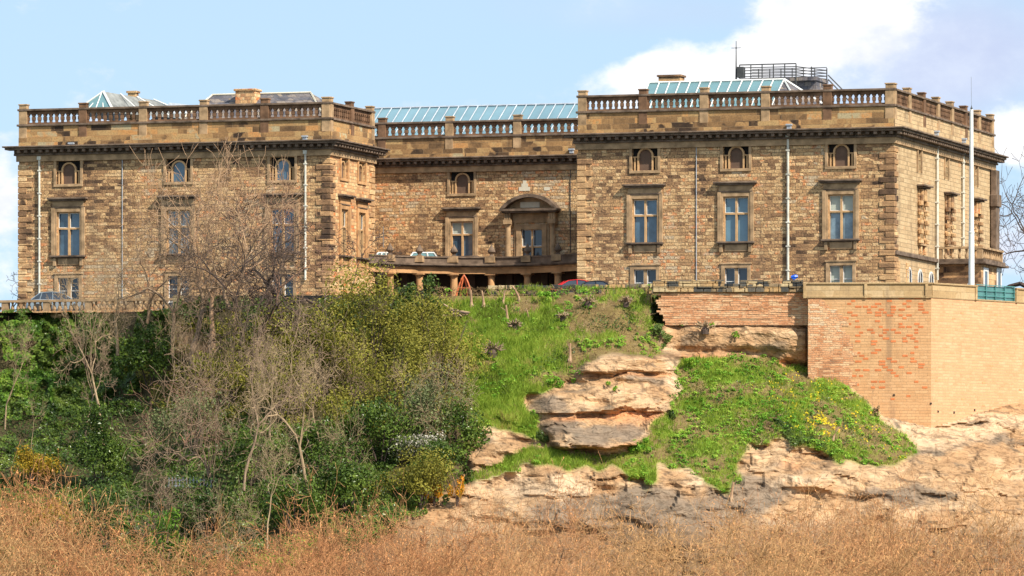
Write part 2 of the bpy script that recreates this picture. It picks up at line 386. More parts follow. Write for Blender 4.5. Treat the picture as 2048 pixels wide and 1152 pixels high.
# windows return the hole they need
def main_window(pl, ac, z0, z1, w, blind=0.0, trim=None, label=None, hood=True, sill=True, mull=None):
    t = trim or M['trim']; s = MB(); h = w / 2
    fw = 0.30
    pl.box(s, ac - h - fw, ac - h - 0.003, 0, 0.10, z0, z1 + fw); pl.box(s, ac + h + 0.003, ac + h + fw, 0, 0.10, z0, z1 + fw)
    pl.box(s, ac - h - 0.003, ac + h + 0.003, 0, 0.10, z1, z1 + fw)
    pl.box(s, ac - h - fw - 0.1, ac - h - 0.14, 0.0, 0.15, z0, z1 + fw + 0.02); pl.box(s, ac + h + 0.14, ac + h + fw + 0.1, 0.0, 0.15, z0, z1 + fw + 0.02)
    if hood:
        pl.box(s, ac - h - 0.32, ac + h + 0.32, 0, 0.13, z1 + fw + 0.08, z1 + 0.78)
    if sill:
        pl.box(s, ac - h - 0.25, ac - h - 0.02, 0, 0.2, z0 - 0.75, z0 - 0.16); pl.box(s, ac + h + 0.02, ac + h + 0.25, 0, 0.2, z0 - 0.75, z0 - 0.16)
        pl.box(s, ac - h + 0.1, ac + h - 0.1, 0, 0.07, z0 - 0.68, z0 - 0.2)
    o = s.build('window', t, castle, OFF, bevel=0.015)
    if label: o['label'] = label
    if hood:
        s = MB(); pl.box(s, ac - h - 0.62, ac + h + 0.62, 0, 0.48, z1 + 0.90, z1 + 1.03); pl.box(s, ac - h - 0.5, ac + h + 0.5, 0, 0.33, z1 + 0.78, z1 + 0.897)
        pl.box(s, ac - h - 0.3, ac + h + 0.3, 0, 0.16, z1 + fw + 0.002, z1 + fw + 0.078)
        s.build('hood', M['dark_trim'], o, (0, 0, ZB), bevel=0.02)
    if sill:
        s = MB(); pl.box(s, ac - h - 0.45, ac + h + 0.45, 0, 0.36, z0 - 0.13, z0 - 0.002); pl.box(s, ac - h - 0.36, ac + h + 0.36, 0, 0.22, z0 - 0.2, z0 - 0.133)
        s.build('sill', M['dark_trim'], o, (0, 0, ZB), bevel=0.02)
    s = MB(); tr = z0 + (z1 - z0) * 0.62; d0, d1 = -0.24, -0.08
    pl.box(s, ac - 0.07, ac + 0.07, d0, d1, z0, z1)
    pl.box(s, ac - h, ac - 0.072, d0, d1 - 0.01, tr - 0.06, tr + 0.06); pl.box(s, ac + 0.072, ac + h, d0, d1 - 0.01, tr - 0.06, tr + 0.06)
    pl.box(s, ac - h, ac - h + 0.09, d0, d1 - 0.004, z0, z1); pl.box(s, ac + h - 0.09, ac + h, d0, d1 - 0.004, z0, z1)
    pl.box(s, ac - h + 0.093, ac - 0.072, d0, d1 - 0.006, z1 - 0.08, z1); pl.box(s, ac + 0.072, ac + h - 0.093, d0, d1 - 0.006, z1 - 0.08, z1)
    s.build('frame', mull or M['mullion'], o, OFF)
    s = MB()
    for a_, b_ in ((ac - h + 0.09, ac - 0.07), (ac + 0.07, ac + h - 0.09)):
        pl.box(s, a_, b_, -0.2, -0.17, tr + 0.06, tr + 0.10); pl.box(s, a_, b_, -0.2, -0.17, z1 - 0.12, z1 - 0.08)
        pl.box(s, a_, a_ + 0.04, -0.2, -0.17, tr + 0.10, z1 - 0.12); pl.box(s, b_ - 0.04, b_, -0.2, -0.17, tr + 0.10, z1 - 0.12)
    s.build('sash', M['white'], o, OFF)
    s = MB(); pl.box(s, ac - h, ac + h, -0.34, -0.30, z0, z1); s.build('pane', M[('pane', 'pane_b', 'pane_c')[int(abs(ac) * 7) % 3]], o, OFF)
    if blind > 0:
        s = MB(); pl.box(s, ac - h, ac + h, -0.295, -0.28, z1 - (z1 - z0) * blind, z1); s.build('blind', M['blind'], o, OFF)
    return (ac - h, ac + h, z0, z1)

def attic_window(pl, ac, z0, z1, w, trim=None, glazed=False):
    t = trim or M['trim']; w = w * 1.12; h = w / 2; s = MB(); fw = 0.2
    for (a_, b_, c_, e_) in ((ac - h - fw, ac - h, z0, z1 + fw), (ac + h, ac + h + fw, z0, z1 + fw), (ac - h, ac + h, z1, z1 + fw), (ac - h - fw, ac + h + fw, z0 - fw, z0 - 0.002)):
        pl.box(s, a_, b_, 0, 0.10, c_, e_)
    pl.box(s, ac - h - fw - .06, ac + h + fw + .06, 0, 0.07, z1 + fw + .002, z1 + fw + 0.08)
    o = s.build('window', t, castle, OFF, bevel=0.015)
    s = MB(); r = h * 0.5; rw = 0.12; zs = z1 - 0.08 - r - rw
    for sg in (-1, 1):
        a_ = ac + sg * (r + rw / 2)
        pl.box(s, a_ - rw / 2, a_ + rw / 2, -0.28, -0.06, z0, zs)
        pl.box(s, ac + sg * (h - 0.16) - 0.06, ac + sg * (h - 0.16) + 0.06, -0.3, -0.1, z0, zs - .1)
        pl.box(s, min(a_ - sg * .1, ac + sg * h), max(a_ - sg * .1, ac + sg * h), -0.3, -0.09, zs - 0.098, zs - 0.02)
    n = 10
    for i in range(n):
        t0, t1 = math.pi * i / n, math.pi * (i + 1) / n
        A = [(ac + math.cos(q) * rr, zs + math.sin(q) * rr) for q, rr in ((t0, r), (t0, r + rw), (t1, r + rw), (t1, r))]
        s.loft([[pl.p(x, -0.06, z) for x, z in A], [pl.p(x, -0.28, z) for x, z in A]])
    s.build('arch', M['mullion'], o, OFF)
    s = MB(); arc = [(ac - r, z0), (ac + r, z0)] + [(ac + r * math.cos(math.pi * i / n), zs + r * math.sin(math.pi * i / n)) for i in range(n + 1)]
    s.loft([[pl.p(x, -0.2, z) for x, z in arc], [pl.p(x, -0.25, z) for x, z in arc]])
    s.build('panel', M['pane_b'] if glazed else M['panel'], o, OFF)
    s = MB(); pl.box(s, ac - h, ac + h, -0.395, -0.36, z0, z1); s.build('backing', M['void'], o, OFF)
    return (ac - h, ac + h, z0, z1)

def low_window(pl, ac, z0, z1, w, white=True, pale=False, trim=None):
    h = w / 2; s = MB(); fw = 0.26
    pl.box(s, ac - h - fw, ac - h - .002, 0, 0.08, z0, z1 + fw); pl.box(s, ac + h + .002, ac + h + fw, 0, 0.08, z0, z1 + fw); pl.box(s, ac - h - .002, ac + h + .002, 0, 0.08, z1, z1 + fw)
    pl.box(s, ac - h - fw - .07, ac + h + fw + .07, 0, 0.14, z1 + fw + .002, z1 + fw + 0.10)
    pl.box(s, ac - 0.11, ac + 0.11, -0.3, -0.04, z0, z1)
    o = s.build('window', trim or M['trim'], castle, OFF, bevel=0.012)
    s = MB()
    for a_, b_ in ((ac - h, ac - .112), (ac + .112, ac + h)):
        pl.box(s, a_, a_ + .06, -.22, -.16, z0, z1); pl.box(s, b_ - .06, b_, -.22, -.16, z0, z1); pl.box(s, a_ + .06, b_ - .06, -.22, -.16, z1 - .06, z1)
        zm = z1 - 0.95
        pl.box(s, a_ + .06, b_ - .06, -.22, -.16, zm, zm + .05)
    s.build('sash', M['white'], o, OFF)
    s = MB(); pl.box(s, ac - h, ac + h, -.36, -.3, z0, z1); s.build('pane', M['blind'] if pale else M['pane_dark'], o, OFF)
    return (ac - h, ac + h, z0, z1)

# ---- z levels of the front (absolute)
Z_TOPWALL, Z_CORN, Z_STR, Z_RAIL = 29.75, 30.42, 31.98, 33.14
UL, UR = pxu(1156), 0.0                 # right block, front
LL, LR = pxu(38), pxu(660)              # left wing, front
DL = pxv(748, LR); DR = 31.0; VC = 20.4
PF = PL('F', 0.0); PRR = PL('R', 0.0); PRL = PL('R', LR); PC = PL('F', VC); PLL = PL('L', UL)

holes = []
for px, bl in ((1290, 0), (1472, 0), (1682, 0.42)):
    a = PF.a(px)
    holes.append(main_window(PF, a, PF.z(485 if px < 1400 else (483 if px < 1600 else 478), a), PF.z(398 if px < 1400 else (393 if px < 1600 else 389), a), 1.82, bl))
    holes.append(attic_window(PF, a, PF.z(341 - (px - 1290) * .022, a), PF.z(293 - (px - 1290) * .02, a), 1.66))
    holes.append(low_window(PF, a, ZB + 0.4, PF.z(539 if px < 1400 else (536 if px < 1600 else 531), a), 1.62, pale=px > 1600))
wall('front_wall', PF, UL, UR, ZB, Z_TOPWALL, holes, M['wall'])
holes = []
for px in (137, 357, 565):
    a = PF.a(px); dy = -(px - 137) * .018
    holes.append(main_window(PF, a, PF.z(511 + dy, a), PF.z(424 + dy, a), 1.80, 0.0))
    holes.append(attic_window(PF, a, PF.z(368 + dy, a), PF.z(322 + dy, a), 1.66, glazed=px > 200))
    holes.append(low_window(PF, a, ZB + 0.6, PF.z(556 + dy, a), 1.62))
wall('front_wall', PF, LL, LR, ZB, Z_TOPWALL, holes, M['wall'])
holes = []
for px in (688, 723):
    a = PRL.a(px)
    holes.append(main_window(PRL, a, PRL.z(511 + (px - 688) * .14, a), PRL.z(419 + (px - 688) * .2, a), 1.5, trim=M['trim_orange']))
    holes.append(attic_window(PRL, a, PRL.z(357 + (px - 688) * .2, a), PRL.z(318 + (px - 688) * .2, a), 1.35, trim=M['trim_orange']))
wall('side_wall', PRL, 0, DL, ZB, Z_TOPWALL, holes, M['wall_orange'])
holes = []
a = PC.a(924)
holes.append(main_window(PC, a, PC.z(512, a), PC.z(443, a), 1.75, 0.35))
holes.append(attic_window(PC, a, PC.z(387, a), PC.z(343, a), 1.66))
# doorcase window
ad = PC.a(1064); zd0, zd1 = PC.z(520, ad), PC.z(459, ad)
def doorcase():
    h = 0.80; s = MB(); pl = PC; w_ = 1.62
    z1 = zd1
    for sg in (-1, 1):
        pl.box(s, ad + sg * (h + .003), ad + sg * (h + .38), 0, .16, zd0 - 1, z1 + .38)
        pl.box(s, ad + sg * (h + .383), ad + sg * (h + .55), 0, .08, zd0 - 1, z1 + .5)
        x = ad + sg * 1.72
        rings = []
        cx, cy, _ = pl.p(x, .42, 0)
        s.lathe(cx, cy, [(.23, zd0 - 1), (.22, zd0), (.2, z1 + .15), (.26, z1 + .3), (.3, z1 + .38)], 12)
        pl.box(s, x - .3, x + .3, .05, .75, z1 + .383, z1 + .5)
        for k in range(3):
            pl.box(s, x - .24 + .18 * k, x - .12 + .18 * k, .12, .68, z1 + .72, z1 + 1.18)
        pl.box(s, x - .26, x + .26, .0, .62, z1 + .72, z1 + 1.2)
        pl.box(s, x - .32, x + .32, .0, .72, z1 + .503, z1 + .717)
    pl.box(s, ad - h, ad + h, 0, .16, z1, z1 + .38)
    pl.box(s, ad - h - .8, ad + h + .8, 0, .12, z1 + .5, z1 + 1.2)
    d = s.build('doorcase', M['trim'], castle, OFF, bevel=.01)
    s = MB(); pl.box(s, ad - 2.25, ad + 2.25, 0, .95, z1 + 1.33, z1 + 1.5); pl.box(s, ad - 2.1, ad + 2.1, 0, .8, z1 + 1.203, z1 + 1.327)
    # segmental pediment band
    n = 16; zb = z1 + 1.503; half = 2.25; rise = 1.1; Rr = (half**2 + rise**2) / (2 * rise); th = math.asin(half / Rr)
    def arc(rr, t): return (ad + rr * math.sin(t), zb + rise - Rr + rr * math.cos(t))
    for i in range(n):
        t0, t1 = -th + 2 * th * i / n, -th + 2 * th * (i + 1) / n
        q = [arc(Rr, t0), arc(Rr, t1), arc(Rr - .26, t1), arc(Rr - .26, t0)]
        q = [(x, max(z, zb)) for x, z in q]
        s.loft([[pl.p(x, .9, z) for x, z in q], [pl.p(x, 0, z) for x, z in q]])
    s.build('pediment', M['dark_trim'], d, OFF, bevel=.01)
    s = MB(); q = [arc(Rr - .2, -th * .9 + 1.8 * th * i / n) for i in range(n + 1)]; q = [(x, max(z, zb)) for x, z in q]
    s.poly([pl.p(x, .12, z) for x, z in [(q[0][0], zb)] + q + [(q[-1][0], zb)]]); s.build('tympanum', M['trim'], d, OFF)
    s = MB(); pl.box(s, ad - .85, ad + .65, .125, .19, zb + .1, zb + .52); s.build('plaque', M['plaque'], d, OFF)
    s = MB()
    for a_, b_ in ((ad - h, ad - .07), (ad + .07, ad + h)):
        tr = zd0 + (zd1 - zd0) * .45
        for (p, q, r_, t_) in ((a_, a_ + .05, tr, zd1), (b_ - .05, b_, tr, zd1), (a_ + .05, b_ - .05, zd1 - .05, zd1), (a_ + .05, b_ - .05, tr, tr + .05)):
            pl.box(s, p, q, -.2, -.14, r_, t_)
    s.build('sash', M['white'], d, OFF)
    s = MB(); pl.box(s, ad - .07, ad + .07, -.25, -.06, zd0 - 1, zd1); pl.box(s, ad - h, ad - .072, -.25, -.08, tr - .1, tr); pl.box(s, ad + .072, ad + h, -.25, -.08, tr - .1, tr)
    s.build('mullion', M['mullion'], d, OFF)
    s = MB(); pl.box(s, ad - h, ad + h, -.35, -.3, zd0 - 1, zd1); s.build('pane', M['pane_dark'], d, OFF)
    return (ad - h, ad + h, zd0 - 1, zd1)
holes.append(doorcase())
UC0, UC1 = LR + 0.0 - 6, UL + 3
DZC = -0.0
wall('centre_wall', PC, UC0, UC1, ZB, Z_TOPWALL, holes, M['wall'])
s = MB()
for (x0, x1, y0, y1) in ((1038, 1060, 374, 382), (1043, 1056, 367, 374), (1046, 1053, 361, 367), (1088, 1100, 374, 381)):
    PC.box(s, PC.a(x0), PC.a(x1), 0, .03, PC.z(y1, PC.a(x0)), PC.z(y0, PC.a(x0)) - .004)
s.build('repair_stone', M['plaque'], castle, OFF)
s = MB(); s.tube([PC.p(PC.a(771), .5, PC.z(490, -30)), PC.p(PC.a(771), .5, PC.z(447, -30))], .035, 5)
s.tube([PC.p(PC.a(735), .5, PC.z(469, -30)), PC.p(PC.a(771), .5, PC.z(469, -30))], .03, 5); s.build('aerial', M['steel'], castle, OFF)

# right side wall with blocked-surround windows
def gibbs_window(pl, ac, z0, z1):
    h = .62; s = MB(); n = 5
    for sg in (-1, 1):
        x0, x1 = ac + sg * (h + .003), ac + sg * (h + .42)
        pl.box(s, x0, x1, 0, .1, z0, z1 + .3)
        st = (z1 - z0) / 9.0
        for k in range(5):
            pl.box(s, ac + sg * (h - .03), ac + sg * (h + .55), .103, .34, z0 + st * 2 * k, z0 + st * (2 * k + 1))
    pl.box(s, ac - h, ac + h, 0, .12, z1, z1 + .3)
    for k in (-1, 0, 1):
        pl.box(s, ac + k * .5 - .2, ac + k * .5 + .2, .123, .36 if k == 0 else .3, z1 - .02, z1 + .85)
    pl.box(s, ac - h - .42, ac + h + .42, 0, .12, z1 + .303, z1 + .9)
    for sg in (-1, 1):
        pl.box(s, ac + sg * .6 - .12, ac + sg * .6 + .12, 0, .22, z0 - .75, z0 - .15)
    o = s.build('window', M['quoin'], castle, OFF, bevel=.03)
    s = MB(); pl.box(s, ac - h - .7, ac + h + .7, 0, .6, z1 + 1.0, z1 + 1.13); pl.box(s, ac - h - .55, ac + h + .55, 0, .42, z1 + .903, z1 + .997); s.build('hood', M['dark_trim'], o, OFF, bevel=.02)
    s = MB(); pl.box(s, ac - h - .45, ac + h + .45, 0, .3, z0 - .14, z0 - .002); s.build('sill', M['trim'], o, OFF)
    s = MB(); pl.box(s, ac - .06, ac + .06, -.25, -.05, z0, z1); zt = z0 + (z1 - z0) * .62
    pl.box(s, ac - h, ac - .062, -.25, -.06, zt - .06, zt + .06); pl.box(s, ac + .062, ac + h, -.25, -.06, zt - .06, zt + .06); s.build('frame', M['mullion'], o, OFF)
    s = MB(); pl.box(s, ac - h, ac + h, -.35, -.3, z0, z1); s.build('pane', M['pane_dark'], o, OFF)
    return (ac - h, ac + h, z0, z1)
def arch_window(pl, ac, z0, z1, w):
    h = w / 2; s = MB(); n = 8; zs = z1 - h
    for i in range(n):
        t0, t1 = math.pi * i / n, math.pi * (i + 1) / n
        A = [(ac + math.cos(q) * rr, zs + math.sin(q) * rr) for q, rr in ((t0, h - .12), (t0, h), (t1, h), (t1, h - .12))]
        s.loft([[pl.p(x, .05, z) for x, z in A], [pl.p(x, -.1, z) for x, z in A]])
    for sg in (-1, 1):
        pl.box(s, ac + sg * h, ac + sg * (h - .12), -.1, .05, z0, zs)
    pl.box(s, ac - .05, ac + .05, -.1, .04, z0, z1 - .1)
    o = s.build('window', M['white'], castle, OFF, label='white framed arched ground floor window')
    arc = [(ac - h + .1, z0), (ac + h - .1, z0)] + [(ac + (h - .1) * math.cos(math.pi * i / n), zs + (h - .1) * math.sin(math.pi * i / n)) for i in range(n + 1)]
    s = MB().poly([pl.p(x, .012, z) for x, z in arc]); s.build('pane', M['pane_dark'], o, OFF)
holes = []
for px, yt, yb in ((1842, 403, 488), (1896, 417, 490), (1951, 428, 497)):
    a = PRR.a(px); holes.append(gibbs_window(PRR, a, PRR.z(yb, a), PRR.z(yt, a)))
for px, yt, yb in ((1838, 295, 345), (1892.5, 309, 358), (1951, 327, 373)):
    a = PRR.a(px); z0, z1 = PRR.z(yb, a), PRR.z(yt, a); h = .5
    s = MB()
    for (p, q, r_, t_) in ((a - h - .2, a - h, z0, z1 + .2), (a + h, a + h + .2, z0, z1 + .2), (a - h, a + h, z1, z1 + .2)): PRR.box(s, p, q, 0, .1, r_, t_)
    o = s.build('window', M['trim'], castle, OFF)
    s = MB(); PRR.box(s, a - .05, a + .05, -.25, -.05, z0, z1); PRR.box(s, a - h, a - .052, -.25, -.06, (z0 + z1) / 2, (z0 + z1) / 2 + .1); PRR.box(s, a + .052, a + h, -.25, -.06, (z0 + z1) / 2, (z0 + z1) / 2 + .1); s.build('frame', M['mullion'], o, OFF)
    s = MB(); PRR.box(s, a - h, a + h, -.35, -.3, z0, z1); s.build('pane', M['pane_dark'], o, OFF)
    holes.append((a - h, a + h, z0, z1))
wall('side_wall', PRR, 0, DR, ZB, Z_TOPWALL, holes, M['wall_side'])
for px in (1818, 1840, 1862):
    a = PRR.a(px); arch_window(PRR, a, ZB + .5, PRR.z(534 + (px - 1818) * .2, a), 1.45)
ab = PRR.a(1873); zs_ = PRR.z(505, 0.0)
s = MB(); PRR.box(s, 0, ab, .0, .22, zs_ - .14, zs_ + .14); s.build('string_course', M['dark_trim'], castle, OFF, bevel=.02)
s = MB()
for k in range(7):
    z0 = ZB + .5 * k
    if z0 + .46 < zs_ - .16: 
        for p, q in ((.5, 1.6),(4.2 - .7, 4.2+.05)): PRR.box(s, p, q, 0, .05, z0, z0 + .46)
s.build('rustication', M['quoin_light'], castle, OFF)
# hidden flanks, rear and roofs
s = MB()
s.poly([(UL, 0, ZB), (UL, VC, ZB), (UL, VC, Z_TOPWALL), (UL, 0, Z_TOPWALL)])
s.poly([(LL, 0, ZB), (LL, DR, ZB), (LL, DR, Z_TOPWALL), (LL, 0, Z_TOPWALL)])
s.poly([(LR, DL, ZB), (LR - 4, DL, ZB), (LR - 4, DL, Z_TOPWALL), (LR, DL, Z_TOPWALL)])
s.poly([(LR - 4, DL, ZB), (LR - 4, VC, ZB), (LR - 4, VC, Z_TOPWALL), (LR - 4, DL, Z_TOPWALL)])
s.poly([(LL, DR, ZB), (0, DR, ZB), (0, DR, Z_TOPWALL), (LL, DR, Z_TOPWALL)])
s.build('flank_wall', M['wall'], castle, OFF)
s = MB(); zr = 31.5
s.box(UL + .3, -.3, .3, DR - .3, zr - .3, zr); s.box(LL + .3, LR - .3, .3, DL - .3, zr - .3, zr); s.box(LL + .3, LR - 4.3, DL - .3, DR - .3, zr - .32, zr - .02)
s.box(LR - 4.3, UL + .3, VC + .3, DR - .3, zr - .31, zr - .01)
s.build('flat_roof', M['lead'], castle, OFF)

# ---- parapet runs: (plane, a0, a1, bays, wrap start, wrap end)
def parapet(pl, a0, a1, nb, e0, e1, light=False, dz=0.0, label=None):
    L = a1 - a0
    # cornice
    s = MB()
    pr = [(0.16, Z_TOPWALL - .25, Z_TOPWALL - .003), (0.30, Z_TOPWALL, Z_TOPWALL + .14), (.80, Z_TOPWALL + .40, Z_TOPWALL + .56), (.95, Z_TOPWALL + .563, Z_CORN)]
    for k, (d, z0, z1) in enumerate(pr):
        PLb = (a0 - d * e0, a1 + d * e1)
        if k >= 1:
            pl.box(s, PLb[0], PLb[1], -.2, d, z0 + dz, z1 + dz)
    pl.box(s, a0 - .3 * e0, a1 + .3 * e1, -.2, .24, Z_TOPWALL + .143 + dz, Z_TOPWALL + .397 + dz)
    n = int(L / .55)
    for i in range(n + 1 + (1 if e1 else 0)):
        x = a0 + .1 + i * (L + .5 * e1 - .2) / n * 1.0
        if x + .14 > a1 + .75 * e1: break
        pl.box(s, x, x + .24, .243, .70, Z_TOPWALL + .18 + dz, Z_TOPWALL + .397 + dz)
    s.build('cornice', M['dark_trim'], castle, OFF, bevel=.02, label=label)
    s = MB(); pl.box(s, a0 - .16 * e0, a1 + .16 * e1, 0, .16, Z_TOPWALL - .42 + dz, Z_TOPWALL - .003 + dz); s.build('architrave', M['trim'], castle, OFF)
    # parapet wall and string
    s = MB(); pl.box(s, a0, a1, -.5, 0.0, Z_CORN + dz + .002, Z_STR - .1 + dz); pl.box(s, a0, a1, 0.002, .09, Z_CORN + dz + .002, Z_CORN + .62 + dz)
    s.build('parapet', M['ashlar'] if not light else M['wall_side'], castle, OFF)
    s = MB(); pl.box(s, a0 - .14 * e0, a1 + .14 * e1, -.5, .14, Z_STR - .098 + dz, Z_STR + .05 + dz); pl.box(s, a0 - .1 * e0, a1 + .1 * e1, -.48, .1, Z_RAIL - .15 + dz, Z_RAIL + dz)
    s.build('rail', M['dark_trim'], castle, OFF, bevel=.02)
    pw = .62; step = (L - pw) / nb
    for i in range(nb + 1):
        x = a0 + i * step
        s = MB(); pl.box(s, x, x + pw, -.44, .06, Z_CORN + .004 + dz, Z_STR - .1 + dz); pl.box(s, x, x + pw, -.44, .06, Z_STR + .052 + dz, Z_RAIL - .152 + dz)
        pl.box(s, x + .02, x + pw - .02, -.44, .04, Z_RAIL + .002 + dz, Z_RAIL + .26 + dz); pl.box(s, x - .03, x + pw + .03, -.48, .09, Z_RAIL + .262 + dz, Z_RAIL + .36 + dz)
        s.build('pier', M['trim'] if (i * 7 + nb) % 3 else M['bal'], castle, OFF, bevel=.015)
        if i < nb:
            b0, b1 = x + pw, x + step; n = 9; w_ = (b1 - b0) / n; s = MB()
            z0, z1 = Z_STR + .052 + dz, Z_RAIL - .152 + dz; zb_ = z0 + .12; zs = z1 - .36; hw = w_ * .27; dd0, dd1 = -.34, -.08
            pl.box(s, b0, b1, dd0, dd1, z0, zb_)
            for k in range(n):
                c = b0 + (k + .5) * w_
                # arched head
                m_ = 6
                up = [(c + hw * math.cos(math.pi * j / m_), zs + 1.25 * hw * math.sin(math.pi * j / m_)) for j in range(m_ + 1)]
                for j in range(m_):
                    q = [up[j], up[j + 1], (up[j + 1][0], z1), (up[j][0], z1)]
                    for dd in (dd0, dd1): s.poly([pl.p(x_, dd, z_) for x_, z_ in q])
                    s.poly([pl.p(*((up[j][0], dd0, up[j][1]))), pl.p(up[j + 1][0], dd0, up[j + 1][1]), pl.p(up[j + 1][0], dd1, up[j + 1][1]), pl.p(up[j][0], dd1, up[j][1])])
            for k in range(n + 1):
                c = b0 + k * w_; l, r_ = (0 if k == 0 else w_ / 2 - hw), (0 if k == n else w_ / 2 - hw)
                pl.box(s, c - l, c + r_, dd0, dd1, zs, z1)
                q = .8
                pl.box(s, c - l * q, c + r_ * q, dd0 + .03, dd1 - .03, zb_, zs)
                pl.box(s, c - l * 1.15, c + r_ * 1.15, dd0 + .01, dd1 - .01, zb_ + .16, zb_ + .4)
            s.build('balustrade', M['bal'], castle, OFF)
parapet(PF, UL, UR, 5, 1, 1)
parapet(PF, LL, LR, 5, 1, 1)
parapet(PRL, 0.0, DL, 2, 0, 1, light=False)
parapet(PRR, 0.0, DR, 7, 0, 1, light=True)
parapet(PC, pxu(752 - 130, VC), UL, 5, 0, 0)

def quoins(u, v, su, sv_, mat, name='quoins', z1=None):
    s = MB(); z = ZB; k = 0; h = .42
    while z + h < (z1 or Z_TOPWALL - .45):
        a_, b_ = (1.05, .6) if k % 2 else (.6, 1.05)
        p = .07
        x0, x1 = sorted((u + su * p, u - su * a_)); y0, y1 = sorted((v - sv_ * p, v + sv_ * b_))
        s.box(x0, x1, y0, y1, z + .02, z + h - .02); z += h; k += 1
    return s.build(name, mat, castle, OFF, bevel=.03)
quoins(UR, 0, 1, 1, M['quoin']); quoins(UL, 0, -1, 1, M['quoin']); quoins(LR, 0, 1, 1, M['quoin']); quoins(LL, 0, -1, 1, M['quoin'])
quoins(LR, DL, 1, -1, M['quoin_light']); quoins(0, DR, 1, -1, M['quoin'])

# downpipes and cables
def pipe(pl, px, y0, y1, r, mat, name='downpipe', label=None, d=.14):
    a = pl.a(px); s = MB(); s.tube([pl.p(a, d, pl.z(y0, a)), pl.p(a, d, pl.z(y1, a))], r, 8)
    if r > .05:
        z0, z1 = pl.z(y1, a), pl.z(y0, a); n = 6
        for k in range(n):
            z = z0 + (z1 - z0) * (k + .5) / n; pl.box(s, a - r * 1.5, a + r * 1.5, 0.0, d + r * 1.25, z, z + .09)
        pl.box(s, a - .14, a + .14, 0, .28, z1, z1 + .25)
    s.build(name, mat, castle, OFF, label=label)
pipe(PF, 80, 320, 592, .08, M['pipe']); pipe(PF, 612, 308, 560, .08, M['pipe']); pipe(PF, 1577, 278, 566, .09, M['pipe'])
pipe(PRR, 1871, 296, 560, .09, M['pipe']); pipe(PRR, 1923, 311, 492, .09, M['pipe'])
pipe(PF, 245, 312, 600, .028, M['lead'], 'lightning_cable', d=.05); pipe(PF, 1393, 283, 566, .028, M['lead'], 'lightning_cable', d=.05); pipe(PC, 1141, 330, 505, .03, M['iron'], 'lightning_cable', d=.05)
for px, py, pl in ((145, 290, PF), (612, 276, PF), (1580, 253, PF), (1867, 266, PRR), (1922, 281, PRR), (1145, 302, PC)):
    a = pl.a(px); z = pl.z(py, a); s = MB(); pl.box(s, a - .14, a + .14, .0, .35, z - .18, z + .05); pl.box(s, a - .2, a + .2, .0, .42, z + .052, z + .16); s.build('rainwater_head', M['lead'], castle, OFF)
# end pilaster on the far corner
s = MB(); s.box(.08, .5, DR - 1.3, DR - .2, ZB, Z_TOPWALL - .45); s.box(.08, .62, DR - 1.45, DR - .05, 26.6, 27.5)
s.build('pilaster', M['dark_trim'], castle, OFF, bevel=.03)

# porch with balcony on the right flank
vb = pxv(1876, 0.0); ue = pxu(1962, vb); ve = pxv(2003, ue)
def porch():
    z1 = pz(528, ue, vb); zb_ = pz(517, ue, vb); zr_ = pz(493, ue, vb); s = MB()
    s.box(.01, ue, vb, ve, ZB, z1)
    o = s.build('porch', M['quoin'], castle, OFF)
    s = MB(); s.box(.01, ue + .45, vb - .45, ve + .45, z1 + .002, z1 + .17); s.box(.01, ue + .25, vb - .25, ve + .25, z1 + .172, zb_); s.build('cornice', M['dark_trim'], o, OFF, bevel=.02)
    s = MB()
    s.box(.012, ue + .18, vb - .14, vb + .18, zr_ - .14, zr_); s.box(ue - .14, ue + .18, vb + .183, ve, zr_ - .14, zr_)
    for p in ((ue - .3, ue + .1, vb - .1, vb + .3), (ue - .3, ue + .1, ve - .3, ve), (.012, .3, vb - .1, vb + .2)): s.box(p[0], p[1], p[2], p[3], zb_ + .002, zr_ - .142)
    n = 5; prof = lambda z: [(.06, z), (.13, z + .12), (.12, z + .25), (.06, z + .42), (.1, zr_ - .2), (.1, zr_ - .142)]
    for i in range(n): s.lathe(.3 + (ue - .6) * (i + .5) / n, vb + .04, prof(zb_ + .002), 8)
    for i in range(10): s.lathe(ue - .06, vb + .3 + (ve - vb - .6) * (i + .5) / 10, prof(zb_ + .002), 8)
    s.build('balustrade', M['trim'], o, OFF)
    P = PL('R', ue)
    for px, w_ in ((1971, .55), (1999, .45)):
        a = P.a(px) if px < 1990 else ve - .9
        zt = P.z(540, a); s = MB()
        for (p, q, r_, t_) in ((a - .75, a - .45, ZB, zt + .15), (a + .45, a + .75, ZB, zt + .15), (a - .45, a + .45, zt - .1, zt + .15), (a - .45, a + .45, zt - 1.55, zt - 1.3)): P.box(s, p, q, .0, .06, r_, t_)
        f = s.build('window', M['white'], o, OFF); s = MB(); P.box(s, a - .45, a + .45, .0, .03, ZB, zt - .1); s.build('pane', M['pane_dark'], f, OFF)
porch()

# roofs ----------------------------------------------------------------
def glazed(name, P0, P1, P2, P3, nb, mat, barmat, parent=castle, label=None):
    """a glazed roof plane P0,P1 (eaves) P2,P3 (ridge) in castle coordinates with raised bars"""
    P0, P1, P2, P3 = [Vector(p) for p in (P0, P1, P2, P3)]
    o = MB().poly([P0, P1, P2, P3]).build(name, mat, parent, OFF, label=label)
    s = MB(); nrm = (P1 - P0).cross(P3 - P0).normalized()
    if nrm.y > 0: nrm = -nrm
    for i in range(nb + 1):
        t = i / nb; A = P0.lerp(P1, t) + nrm * .06; B = P3.lerp(P2, t) + nrm * .06
        s.tube([A, B], .055, 4)
    s.tube([P3 + nrm * .05, P2 + nrm * .05], .08, 4); s.tube([P0 + nrm * .05, P1 + nrm * .05], .07, 4)
    s.build('glazing_bar', barmat, o, OFF); return o
